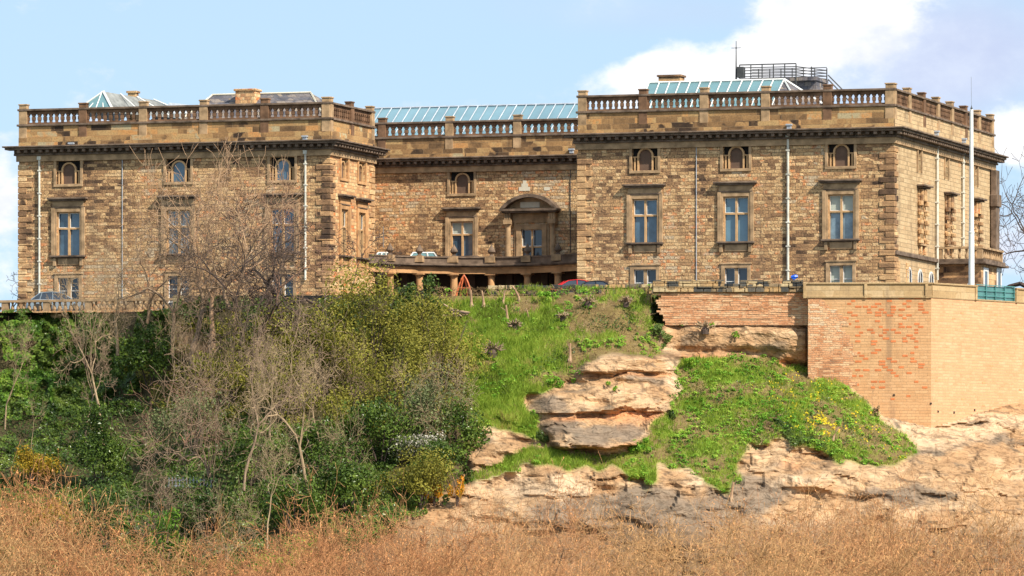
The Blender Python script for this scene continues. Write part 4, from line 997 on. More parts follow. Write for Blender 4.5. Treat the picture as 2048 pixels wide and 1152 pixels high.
# terrace behind the parapets and the valley floor
M['ground'] = plain('valley_ground', (.10, .11, .04), .95, var=.5, scale=.05)
def sheet(name, pts, mat):
    o = MB().poly(pts).build(name, mat); o['kind'] = 'structure'; return o
tp = [(-90, 404), (-28, 398), (-13, 389.5), (-5, 386.6), (9.5, 383.8), (9.6, 382.5), (27.4, 379.6), (27.62 + .62 * 60, 379.6 + .785 * 60), (70, 520), (-90, 520)]
sheet('terrace', [(x, y, ZB) for x, y in tp], M['asphalt'])
sheet('ground', [(-9000, -200, -8), (9000, -200, -8), (9000, 12000, -8), (-9000, 12000, -8)], M['ground'])

# ------------------------------------------------------------------ retaining walls
def bastion():
    def brk(T, obj, sp, gr, col):
        return col
    M['bast'] = masonry('bastion_stone', bw=.52, bh=.19, mortar=(.42, .28, .16), msize=.012, spread=.35, stain=.15, bump=.012, warp=.006, fine=.25,
        pal=[(0, (.36, .19, .09)), (.4, (.49, .275, .13)), (.7, (.56, .33, .165)), (1, (.61, .40, .22))], shift=.02, extra=weather)
    M['bast_r'] = masonry('bastion_sunlit', bw=.52, bh=.19, mortar=(.64, .44, .28), msize=.016, spread=.35, stain=.3, bump=.012, warp=.006, fine=.3,
        pal=[(0, (.36, .18, .09)), (.4, (.53, .285, .145)), (.7, (.60, .345, .185)), (1, (.64, .42, .25))], shift=.05)  # lighter copy of the bastion stone: sun on the right face painted in
    M['brick'] = masonry('old_brick', bw=.34, bh=.14, mortar=(.62, .50, .36), msize=.025, spread=.9, stain=.5, bump=.03, warp=.06,
        pal=[(0, (.30, .12, .06)), (.3, (.50, .19, .09)), (.6, (.58, .26, .12)), (.8, (.60, .38, .21)), (1, (.66, .50, .32))])
    M['brick_pale'] = masonry('rubble_brick', bw=.42, bh=.14, mortar=(.55, .38, .25), msize=.015, spread=.6, stain=.9, bump=.05, warp=.10,
        pal=[(0, (.26, .13, .07)), (.25, (.50, .22, .10)), (.5, (.60, .31, .16)), (.75, (.64, .41, .23)), (1, (.62, .48, .33))])
    M['coping'] = masonry('coping_stone', bw=1.3, bh=.45, mortar=(.3, .22, .12), msize=.01, spread=.5, stain=.3, bump=.01, warp=.004, fine=.3,
        extra=weather, pal=[(0, (.30, .19, .095)), (.5, (.42, .285, .145)), (1, (.52, .38, .22))])
    M['oldstone'] = masonry('old_parapet_stone', bw=.75, bh=.36, mortar=(.25, .18, .1), msize=.025, spread=1.3, stain=.7, bump=.04, warp=.03,
        pal=[(0, (.035, .035, .035)), (.3, (.09, .085, .075)), (.5, (.24, .17, .10)), (.75, (.44, .27, .12)), (1, (.46, .35, .2))])
    top = 18.97; zc = 18.05
    # left face (square to the view) and right face
    x0 = (1617 - 1024) / F * 378; xc = WC.x
    root = empty('retaining_wall', (xc, 378, 9), 0, label='tall tan stone bastion wall meeting at a sharp corner under the terrace', cat='wall')
    o = (xc, 378, 9)
    xb = (1700 - 1024) / F * 378
    s = MB(); s.box(x0, xc, 378, 379.2, 3, zc - .12); f1_ = s.build('left_face', M['bast'], root, o)
    # patch of older brickwork, keyed into the wall with a ragged edge
    s = MB(); z = 6.0; k = 0
    while z < zc - .2:
        py = YH - (z - ZC) * F / 378
        e = np.interp(py, [590, 640, 700, 760, 820], [1640, 1680, 1705, 1712, 1722]) + random.uniform(-12, 12)
        s.box(x0 - .03, (e - 1024) / F * 378, 377.965, 378.02, z, z + .279); z += .28
    s.build('brick_patch', M['brick_pale'], root, o)
    # scattered orange bricks
    s = MB(); M['ibrick'] = plain('tan_brick', (.52, .27, .12), .85, var=.2); M['obrick'] = plain('orange_brick', (.50, .15, .045), .85, var=.25, scale=2)
    n = 0; used = set()
    while n < 105:
        px, py = random.uniform(1690, 1843), random.uniform(598, 800)
        if random.random() > (1.2 - (py - 590) / 230): continue
        zz = ZC + (YH - py) / F * 378; zz = round(zz / .19) * .19; xx = round((px - 1024) / F * 378 / .26) * .26
        kk = (round(xx / .26), round(zz / .19))
        if {kk, (kk[0] - 1, kk[1]), (kk[0] + 1, kk[1])} & used: continue
        used.add(kk)
        s.box(xx, xx + random.choice((.26, .34, .42)), 377.985, 378.01, zz + .02, zz + .15); n += 1
    s.build('brick_insert', M['obrick'], root, o)
    ln = 62.0; ang = math.atan2(.785, .62)
    # right face in its own rotated frame so that the courses follow it
    r = empty('right_face', (0, 0, 0), ang, root)
    bm_ = MB().box(0.003, ln, 0, 1.2, -6, zc - .12 - 9).build('stonework', M['bast_r'], r)
    s = MB(); q_ = random.Random(5)
    for k in range(26):
        a_ = round(q_.uniform(.4, 11) / .5) * .5 + (k % 2) * .06; z_ = round(q_.uniform(-7, 8.5) / .19) * .19 + (k % 3) * .001
        s.box(a_, a_ + .36, -.012, .01, z_ + .02, z_ + .15)
    s.build('brick_insert', M['ibrick'], r)
    # putlog holes
    s = MB()
    for px, py in ((1788, 790), (1862, 807)): xx = (px - 1024) / F * 378; zz = ZC + (YH - py) / F * 378; s.box(xx - .06, xx + .06, 377.95, 378.02, zz - .06, zz + .06)
    s.build('drain_hole', M['void'], root, o)
    # coping / parapet band
    s = MB(); xm = (1608 - 1024) / F * 378
    s.box(xm, xc + .05, 377.95, 378.5, zc - .1, top - .12); s.box(xm, xc + .1, 377.85, 378.6, top - .118, top); s.box(xm, xc + .08, 377.88, 377.948, zc - .1, zc + .05)
    for px in (1609, 1731, 1853): xx = (px - 1024) / F * 378; s.box(xx - .1, xx + .1, 377.84, 377.875, zc - .12, top)
    s.build('parapet', M['coping'], root, o, bevel=.02)
    def at(px): return float((WC.y * ((px - 1024) / F) - WC.x) / (.62 - (px - 1024) / F * .785))
    a, b_ = at(1953), at(2030)
    s = MB()
    for p, q in ((.12, a), (b_, ln)):
        s.box(p, q, -.05, .5, zc - 9.1, top - 9.12); s.box(p, q, -.15, .6, top - 9.118, top - 9)
    s.box(a, b_, -.05, .5, zc - 9.1, zc - 9.0)
    for q in (a - .25, b_ + .02): s.box(q, q + .22, -.12, -.051, zc - 9.1, top - 9.12)
    s.build('parapet', M['coping'], r, bevel=.02)
    # holes on right face
    s = MB()
    for px, py in ((1876, 823), (1908, 825), (1949, 820)): q = at(px); zz = ZC + (YH - py) / F * (378 + .785 * q) - 9; s.box(q - .07, q + .07, -.03, .02, zz - .07, zz + .07)
    s.build('drain_hole', M['void'], r)
    # glass barrier in the gap
    g = empty('glass_barrier', (WC.x + .62 * (a + b_) / 2, WC.y + .785 * (a + b_) / 2, zc), ang, label='turquoise glass barrier with steel rails filling the gap in the terrace parapet', cat='barrier')
    w2 = (b_ - a) / 2; s = MB(); s.box(-w2 + .03, w2 - .03, .1, .13, .02, .92); s.build('glass', M['teal'], g)
    s = MB()
    for k in range(5): x = -w2 + .08 + (2 * w2 - .16) * k / 4; s.box(x - .03, x + .03, .0, .08, 0, 1.0)
    for z in (.25, .6, .95): s.box(-w2, w2, -.03, -.002, z, z + .05)
    M['tealsteel'] = plain('teal_steel', (.10, .28, .27), .4, .3)
    s.build('rail', M['tealsteel'], g)
    # brick and rubble wall over the rock recess
    r2 = empty('brick_wall', W(1460, 650, 379.0), 0, label='weathered red brick and rubble wall above the hollowed sandstone', cat='wall')
    o2 = tuple(r2.location); s = MB(); xl = (1311 - 1024) / F * 379.4; xr = x0 - .02; YB = 378.85
    # rows of courses with slight random recess
    z = ZC + (YH - 651) / F * 379.4; zt = ZC + (YH - 586) / F * 379.4; 
    while z < zt - .05:
        x = xl + random.uniform(0, .4) + max(0, (17.0 - z) * .5)
        while x < xr:
            w_ = random.uniform(.5, 1.6); s.box(x, min(x + w_, xr), YB + random.uniform(-.025, .03), 380.6, z, z + .135); x += w_
        z += .14
    s.build('brickwork', M['brick_pale'], r2, o2)
    s = MB(); z = zt; rows = [(zt, .28, 'a'), (zt + .29, .3, 'b'), (zt + .6, .22, 'c')]
    for (zz, hh, _) in rows:
        x = xl - .2
        while x < (1608 - 1024) / F * 379.2 - .1:
            w_ = random.uniform(.45, 1.1); xe = min(x + w_, xm)
            if not (_ == 'c' and random.random() < .12): s.box(x + .015, xe - .015, YB - .15 + random.uniform(-.08, .05), 379.9, zz + .01, zz + hh)
            x += w_
    s.build('capstone', M['oldstone'], r2, o2, bevel=.03)
bastion()

def old_parapet():
    r = empty('stone_parapet_wall', W(1085, 590, 383), 0, label='low wall of blackened and orange stone blocks along the terrace edge', cat='wall')
    o = tuple(r.location); s = MB()
    def Yx(px): return np.interp(px, [855, 1310], [385.6, 381.6])
    px = 862.0; 
    for row, (z0, h_) in enumerate(((17.55, .42), (17.99, .36), (18.37, .38), (18.77, .3))):
        px = 858.0 + row * 6
        while px < 1322:
            w_ = random.uniform(14, 34); Y = float(Yx(px)); Y2 = Y + random.uniform(-.05, .05)
            topm = 18.72 if px < 955 else 19.1
            if z0 + h_ <= topm + .02 or (row == 3 and px > 955):
                x0, x1 = (px - 1024) / F * Y, (min(px + w_, 1325) - 1024) / F * Y
                s.box(x0 + .012, x1 - .012, Y2, Y + .7, z0 + .01, z0 + h_ - (.05 if row == 3 and random.random() < .4 else 0))
            px += w_
    s.build('stonework', M['oldstone'], r, o, bevel=.03)
old_parapet()

def left_walls():
    # plain garden wall carrying ivy, behind the trees
    r = empty('ivy_clad_wall', W(560, 600, 391), 0, label='dark garden wall half hidden by ivy at the foot of the left wing', cat='wall'); o = tuple(r.location)
    s = MB(); A = W(345, 593, 395.5); B = W(862, 593, 385.6); zt = A.z; n = 30
    for i in range(n):
        p, q = A.lerp(B, i / n), A.lerp(B, (i + 1) / n)
        t = .2 * ((i * 7) % 3) / 3
        z1 = min(18.9, ZC + (YH - 591) / F * p.y) + .0
        s.loft([[(p.x + .01, p.y, 15), (p.x + .01, p.y + .5, 15), (p.x + .01, p.y + .5, z1), (p.x + .01, p.y, z1)], [(q.x, q.y, 15), (q.x, q.y + .5, 15), (q.x, q.y + .5, z1), (q.x, q.y, z1)]])
    s.build('stonework', M['oldstone'], r, o)
    # balustrade at the far left
    r = empty('terrace_balustrade', W(150, 628, 399), 0, label='squat stone balustrade in front of the silver car at the left edge', cat='balustrade'); o = tuple(r.location)
    A = W(-160, 600, 403.0); B = W(352, 600, 397.0); zt = ZC + (YH - 599) / F * 399.5; zb_ = ZC + (YH - 625) / F * 399.5
    ln = (B - A).length; an = math.atan2(B.y - A.y, B.x - A.x); f = empty('balustrade_run', (A.x - o[0], A.y - o[1], 0), an, r)
    s = MB(); s.box(0, ln, -.25, .25, zt - .16 - o[2], zt - o[2]); s.build('handrail', M['trim'], f)
    s = MB(); s.box(0, ln, -.3, .3, 14.5 - o[2], zb_ + .1 - o[2]); s.build('plinth', M['wall_orange'], f)
    pos = 0; k = 0
    while pos < ln - .5:
        if k % 7 == 0: MB().box(pos, pos + .5, -.2, .2, zb_ + .1 - o[2], zt - .162 - o[2]).build('pedestal', M['trim'], f); pos += .62
        else: pos += .42
        k += 1
    pos = 0; k = 0; b0 = None
    while pos < ln - .5:
        if k % 7 == 0: pos += .62
        else:
            if b0 is None:
                z = zb_ + .1 - o[2]; hh = zt - .162 - zb_ - .1
                b0 = MB().lathe(0, 0, [(.08, z), (.15, z + hh * .25), (.13, z + hh * .5), (.07, z + hh * .75), (.11, z + hh)], 8).build('baluster', M['trim'], f); b0.location = (pos + .15, 0, 0)
            else:
                c = b0.copy(); COL.objects.link(c); c.parent = f; c.location = (pos + .15, 0, 0)
            pos += .42
        k += 1
left_walls()

# ------------------------------------------------------------------ small things on the terrace
def flagpole():
    p = W(1943, 566, 387.0); o = empty('flagpole', (p.x, p.y, ZB), 0, label='tall white flagpole rising from the terrace at the right', cat='flagpole')
    zt = ZC + (YH - 219) / F * 387.0 - ZB
    MB().lathe(0, 0, [(.21, 0), (.20, 3), (.19, 4.9), (.21, 4.92), (.21, 5.0), (.17, 5.02), (.15, 8), (.12, zt)], 14).build('pole', M['white'], o, smooth=False)
    MB().lathe(0, 0, [(.04, zt), (.09, zt + .08), (.04, zt + .16), (.01, zt + .3)], 8).build('finial', M['iron'], o)
    MB().tube([(0, 0, zt + .25), (-.02, 0, zt + 2.2)], .012, 4).build('lightning_rod', M['steel'], o)
    MB().box(-.27, -.205, -.05, .05, 1.1, 1.5).build('cleat', M['white'], o)
flagpole()
def viewer():
    p = W(1588, 566, 381.0); o = empty('coin_telescope', (p.x, p.y, ZB), 0, label='bright blue viewing telescope on a post by the parapet', cat='telescope')
    zc = ZC + (YH - 554) / F * 381 - ZB
    MB().lathe(0, 0, [(.16, 0), (.06, .1), (.055, zc - .12), (.09, zc - .1)], 10).build('post', M['blue'], o)
    s = MB(); s.tube([(-.2, 0, zc - .02), (.05, 0, zc + .02), (.25, 0, zc + .03)], [.1, .15, .1], 10); s.box(-.1, .1, -.1, .1, zc - .15, zc); s.build('scope', M['blue'], o)
viewer()
def arch_sculpture():
    p = W(928, 574, 392); o = empty('timber_arch', (p.x, p.y, ZB), 0, label='rust red pointed timber arch standing in front of the colonnade', cat='sculpture')
    zt = ZC + (YH - 549) / F * 392 - ZB
    s = MB()
    for sg in (-1, 1):
        for y in (-.35, .35):
            pts = []
            for i in range(9):
                t = i / 8; pts.append((sg * .60 * math.cos(t * math.pi / 2)**.75 if t < 1 else 0, y * (1 - t * .8), zt * (t * .98 + .0)))
            s.tube(pts, .06, 6)
        s.tube([(sg * .3, 0, 0), (sg * .2, 0, zt * .6), (0, 0, zt)], .06, 6)
    s.build('rib', M['rust'], o)
    s = MB()
    for t in (.35, .6): x = .60 * math.cos(t * math.pi / 2)**.75; s.tube([(-x, -.2, zt * t), (x, -.2, zt * t)], .045, 6)
    s.build('brace', M['rust'], o)
arch_sculpture()

def car(name, px, ytop, Y, rz, paint, label, hatch=False):
    zt = ZC + (YH - ytop) / F * Y; base = zt - 1.45; p = W(px, ytop, Y)
    o = empty(name, (p.x, p.y, base), rz, label=label, cat='car')
    def section(xz, hw, hw2=None):
        return [[(x, -hw, z) for x, z in xz], [(x, -hw * .97, z) for x, z in xz]]
    body = [(-2.1, .35), (-2.15, .6), (-2.05, .85), (-1.0, .95), (1.3, .95), (1.95, .9 if hatch else .82), (2.1, .6), (2.08, .3), (1.7, .22), (-1.7, .22)]
    s = MB(); s.loft([[(x * .96, -.86, z) for x, z in body], [(x, -.8, z) for x, z in body], [(x, .8, z) for x, z in body], [(x * .96, .86, z) for x, z in body]]); s.build('body', paint, o, bevel=.04)
    cab = [(-1.15, .94), (-.45, 1.38), (.3, 1.45), (1.1, 1.40), (1.75, .94)] if hatch else [(-1.15, .94), (-.35, 1.38), (.3, 1.45), (.8, 1.40), (1.55, .94)]
    s = MB(); s.loft([[(x, -.74 + (z - .94) * .3, z) for x, z in cab], [(x, .74 - (z - .94) * .3, z) for x, z in cab]]); s.build('glasshouse', M['pane_dark'], o)
    s = MB(); r = [(x, z) for x, z in cab[1:4]]
    s.loft([[(x, -.64, z + .012) for x, z in r] + [(x, -.64, z + .05) for x, z in reversed(r)], [(x, .64, z + .012) for x, z in r] + [(x, .64, z + .05) for x, z in reversed(r)]])
    for sg in (-1, 1):
        for (a, b_) in ((cab[0], cab[1]), (cab[4], cab[3]), ((.25, .94), (.25, 1.42)), ((1.15, .94), (1.0, 1.4))):
            s.tube([(a[0], sg * .755, a[1]), (b_[0], sg * .62, b_[1] + .02)], .035, 4)
    s.build('roof', paint, o)
    for x in (-1.3, 1.3):
        for sg in (-1, 1):
            w = MB(); n = 14
            w.loft([[(x + .32 * math.cos(2 * math.pi * j / n), sg * .87, .32 + .32 * math.sin(2 * math.pi * j / n)) for j in range(n)], [(x + .32 * math.cos(2 * math.pi * j / n), sg * .65, .32 + .32 * math.sin(2 * math.pi * j / n)) for j in range(n)]])
            w.build('wheel', M['tyre'], o)
    for sg in (-1, 1): MB().box(-2.17, -2.0, sg * .6 - .15, sg * .6 + .15, .62, .76).build('headlight', M['white'], o)
M['silver'] = plain('silver_paint', (.33, .40, .45), .25, .5, var=.05); M['red'] = plain('red_paint', (.6, .02, .02), .25, var=.05); M['black'] = plain('black_paint', (.02, .02, .025), .2, var=.05)
car('parked_car', 112, 585.5, 403.0, math.pi + .1, M['silver'], 'silver estate car parked behind the stone balustrade at the left edge', True)
car('parked_car', 348, 604, 398.5, .1, M['white'], 'white car parked low behind the garden wall below the second window')
car('parked_car', 1143, 560.5, 392.0, .2, M['red'], 'red car whose roof shows over the low wall beside the colonnade')
car('parked_car', 1182, 563, 388.5, .1, M['black'], 'black car just right of the red one, hidden but for its roof')

# ------------------------------------------------------------------ vegetation
def leaf_mesh(P, N, size, name='foliage', asp=.6, smooth=False):
    P = np.asarray(P, float); n = len(P)
    N = N + rng.normal(0, .55, (n, 3)); N /= np.linalg.norm(N, axis=1)[:, None] + 1e-9
    r = rng.normal(0, 1, (n, 3)); T_ = np.cross(N, r); T_ /= np.linalg.norm(T_, axis=1)[:, None] + 1e-9; B = np.cross(N, T_)
    L = (size * rng.uniform(.6, 1.3, n))[:, None] if np.isscalar(size) else (size * rng.uniform(.6, 1.3, n))[:, None]
    V = np.stack([P - T_ * L * .5, P + B * L * asp * .5 + N * L * .08, P + T_ * L * .5, P - B * L * asp * .5 + N * L * .08], 1).reshape(-1, 3)
    return np_mesh(name, V, np.arange(4 * n).reshape(n, 4), smooth)

def tubes_mesh(name, A, Bp, r0, r1, k=4, tips=None, tipsize=.07):
    A = np.asarray(A, float); Bp = np.asarray(Bp, float); r0 = np.asarray(r0, float); r1 = np.asarray(r1, float); n = len(A)
    d = Bp - A; L = np.linalg.norm(d, axis=1)[:, None] + 1e-9; d = d / L
    ref = np.where(np.abs(d[:, 2:3]) < .9, np.array([[0, 0, 1.]]), np.array([[1., 0, 0]])); a = np.cross(d, ref); a /= np.linalg.norm(a, axis=1)[:, None]; b = np.cross(d, a)
    an = np.arange(k) * 2 * np.pi / k; co, si = np.cos(an), np.sin(an)
    off = a[:, None] * co[None, :, None] + b[:, None] * si[None, :, None]
    R0 = A[:, None] + off * r0[:, None, None]; R1 = Bp[:, None] + off * r1[:, None, None]
    V = np.concatenate([R0, R1], 1).reshape(-1, 3)
    j = np.arange(k); q = np.stack([j, (j + 1) % k, k + (j + 1) % k, k + j], 1)
    Q = (q[None] + (np.arange(n) * 2 * k)[:, None, None]).reshape(-1, 4); mi = np.zeros(len(Q), int)
    if tips is not None and len(tips):
        t = np.asarray(tips); m_ = len(t); N = rng.normal(0, 1, (m_, 3)); N[:, 1] -= 1; N /= np.linalg.norm(N, axis=1)[:, None]
        r = rng.normal(0, 1, (m_, 3)); T_ = np.cross(N, r); T_ /= np.linalg.norm(T_, axis=1)[:, None]; B = np.cross(N, T_); L = (tipsize * rng.uniform(.6, 1.4, m_))[:, None]
        V2 = np.stack([t - T_ * L, t + B * L * .5, t + T_ * L, t - B * L * .5], 1).reshape(-1, 3)
        Q = np.concatenate([Q, np.arange(4 * m_).reshape(m_, 4) + len(V)]); V = np.concatenate([V, V2]); mi = np.concatenate([mi, np.ones(m_, int)])
    return np_mesh(name, V, Q, False, mi)

def grow_tree(seed, H, trunk, r0, lv, spread=.6, ratio=.72, kids=(2, 3), side=.5, wig=.16, up=.12, seg=4, stems=1, lean=.1, minr=.009, l0=None, flat=0.0):
    """returns trunk segments, branch segments, twig ends; height about H"""
    R_ = random.Random(seed); tr, br, tips = [], [], []
    def unit(v): return v.normalized() if v.length > 1e-6 else Vector((0, 0, 1))
    def rv(): return Vector((R_.gauss(0, 1), R_.gauss(0, 1), R_.gauss(0, 1)))
    def shoot(p, d, L, r, level):
        n = seg if level < lv else 3; re = max(r * .62, minr * .7)
        for i in range(n):
            d = unit(d + rv() * wig + Vector((0, 0, up * (1 - flat * .5)))); q = p + d * L / n
            a, b = r + (re - r) * i / n, r + (re - r) * (i + 1) / n
            (tr if level == 0 else br).append((tuple(p), tuple(q), a, b)); p = q
            if 0 < level < lv and i >= 1 and R_.random() < side or (level == 0 and i > n * .45 and R_.random() < side):
                sd = unit(d * .55 + unit(d.cross(rv())) * (spread + .3)); shoot(p, sd, L * ratio * R_.uniform(.6, .95) * (1.0 if level else .5), b * .55 if level else b * .42, level + 1 if level else 2)
        if level < lv:
            k = R_.randint(*kids); ph = R_.uniform(0, 6.28); u = unit(d.cross(Vector((.3, .7, .2)))); w = d.cross(u)
            for j in range(k):
                an = ph + 6.283 * j / k + R_.uniform(-.4, .4); sp = spread * R_.uniform(.6, 1.25)
                nd = unit(d + (u * math.cos(an) + w * math.sin(an)) * sp + Vector((0, 0, -flat * .3)))
                shoot(p, nd, L * ratio * R_.uniform(.75, 1.15) if level else (l0 or H * (1 - trunk) * .36) * R_.uniform(.85, 1.15), re * (.85 if k == 2 else .72), level + 1)
        else: tips.append(tuple(p))
    for s_ in range(stems):
        d = unit(Vector((R_.uniform(-1, 1) * lean * (1 if stems == 1 else 4), R_.uniform(-1, 1) * lean * (1 if stems == 1 else 3), 1)))
        shoot(Vector((R_.uniform(-.2, .2) * (stems > 1), 0, -.5)), d, H * trunk + .5, r0, 0)
    z = max(b[1][2] for b in br); k = H / z
    sc = lambda L: [(tuple(c * k for c in a), tuple(c * k for c in b), r, q) for a, b, r, q in L]
    return sc(tr), sc(br), [tuple(c * k for c in t) for t in tips]

def bark(name, a, b):
    m, T, bs = mat_new(name); tc = T.n('ShaderNodeTexCoord')
    n = T.noise(T.n('ShaderNodeMapping', {0: tc.outputs['Object'], 'Scale': (3, 3, .7)}), 1.4, 4, .6)
    T.set(bs.inputs['Base Color'], T.ramp(n, [(.3, a), (.68, b)])); bs.inputs['Roughness'].default_value = .9; bs.inputs['Specular IOR Level'].default_value = .15; return m
M['bark_pale'] = bark('pale_bark', (.21, .14, .08), (.42, .305, .185)); M['bark_dark'] = bark('dark_bark', (.05, .035, .03), (.13, .09, .07)); M['bark_mid'] = bark('brown_bark', (.16, .10, .065), (.34, .24, .16))
M['bark_warm'] = bark('warm_twigs', (.16, .065, .03), (.54, .245, .105)); M['bark_tan'] = bark('tan_branch', (.26, .15, .09), (.46, .30, .18)); M['bark_warm3'] = bark('golden_twigs', (.24, .125, .055), (.62, .36, .16)); M['bark_warm2'] = bark('tan_twigs', (.22, .095, .045), (.60, .31, .14)); M['bark_red'] = bark('reddish_twigs', (.16, .08, .055), (.34, .2, .13))
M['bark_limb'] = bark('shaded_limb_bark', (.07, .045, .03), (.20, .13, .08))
M['bud'] = plain('orange_bud', (.62, .27, .09), .7, var=.3, scale=1.5); M['bud_green'] = plain('green_bud', (.28, .26, .07), .7, var=.3)

PROTO = {}
def proto(key, lvgeom, k_tr=8, buds=False, bs=.07):
    kk = 3
    tr, br, tips = lvgeom
    a = lambda L, i: [q[i] for q in L]
    thick = sorted([q for q in br if q[2] > .03], key=lambda q: -q[2]); thin = [q for q in br if q[2] <= .03]
    mt = tubes_mesh('trunk', a(tr, 0), a(tr, 1), a(tr, 2), a(tr, 3), k_tr)
    A = thick + thin
    mc = tubes_mesh('crown', a(A, 0), a(A, 1), a(A, 2), a(A, 3), 3 if buds else 4, tips[::2] if buds else None, bs)
    if buds:
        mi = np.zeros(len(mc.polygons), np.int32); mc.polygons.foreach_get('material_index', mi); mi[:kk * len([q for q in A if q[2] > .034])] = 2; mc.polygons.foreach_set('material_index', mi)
    PROTO[key] = (mt, mc, max(q[1][2] for q in A), max(abs(q[1][0]) for q in A))
    return len(A)
cnt = [proto('slender', grow_tree(3, 11, .42, .17, 5, .80, .74, (2, 3), .38, .19, .04, minr=.02)),
    proto('slender2', grow_tree(5, 11, .34, .16, 5, .85, .74, (2, 3), .42, .20, .04, minr=.02)),
    proto('fork', grow_tree(8, 11, .30, .22, 5, .95, .77, (2, 3), .42, .2, .03, minr=.02)),
    proto('fork2', grow_tree(9, 11, .22, .22, 5, .95, .80, (2, 3), .42, .2, .04, minr=.02)),
    proto('scrub', grow_tree(21, 7, .14, .09, 4, .9, .84, (2, 3), .35, .24, .03, stems=5, lean=.2, minr=.02), 5),
    proto('scrub2', grow_tree(25, 7, .17, .09, 4, 1.0, .82, (2, 3), .35, .26, .02, stems=4, lean=.2, minr=.02), 5),
    proto('round', grow_tree(33, 9, .22, .26, 6, .85, .78, (2, 2), .5, .24, .02, minr=.028)),
    proto('upright', grow_tree(41, 12, .22, .2, 6, .80, .80, (2, 3), .44, .26, .04, minr=.016), 6, True, .05),
    proto('bushy', grow_tree(52, 12, .36, .26, 6, .88, .80, (2, 3), .42, .26, .03, minr=.016), 6, True, .055),
    proto('bushy2', grow_tree(67, 12, .30, .24, 6, .95, .80, (2, 3), .40, .28, .03, minr=.016), 6, True, .055),
    proto('sapling', grow_tree(77, 5, .40, .06, 4, .75, .76, (2, 3), .4, .18, .06, minr=.016), 5)]
print('tree segments', cnt, [round(2 * v[3] / v[2], 2) for v in PROTO.values()])

def tree(key, px, pb, pt, dY, rz, bk, label, group=None, Y=None, wid=None, bud='bud', base=None, name='bare_tree', cat='tree'):
    Yt = Y if Y is not None else TY(px, pb) - dY
    p = W(px, pb, Yt) if base is None else Vector(((px - 1024) / F * Yt, Yt, base))
    h = ZC + (YH - pt) / F * Yt - p.z
    mt, mc, H0, W0 = PROTO[key]; s_ = h / H0
    r = empty(name, p, rz, label=label, cat=cat, group=group)
    wx = 1.0 if wid is None else min(1.15, max(.72 if pt < 480 or key in ('bushy', 'bushy2', 'upright') else .5, (wid * .5 * Yt / F) / (W0 * s_)))
    r.scale = (s_ * wx, s_ * wx, s_)
    for me, nm in ((mt, 'trunk'), (mc, 'crown')):
        o = bpy.data.objects.new(nm, me); COL.objects.link(o); o.parent = r
        if not me.materials:
            me.materials.append(M['bark_mid'])
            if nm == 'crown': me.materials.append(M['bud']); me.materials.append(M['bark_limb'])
        o.material_slots[0].link = 'OBJECT'; o.material_slots[0].material = M[bk]
        if nm == 'crown': o.material_slots[1].link = 'OBJECT'; o.material_slots[1].material = M[bud]
    return r

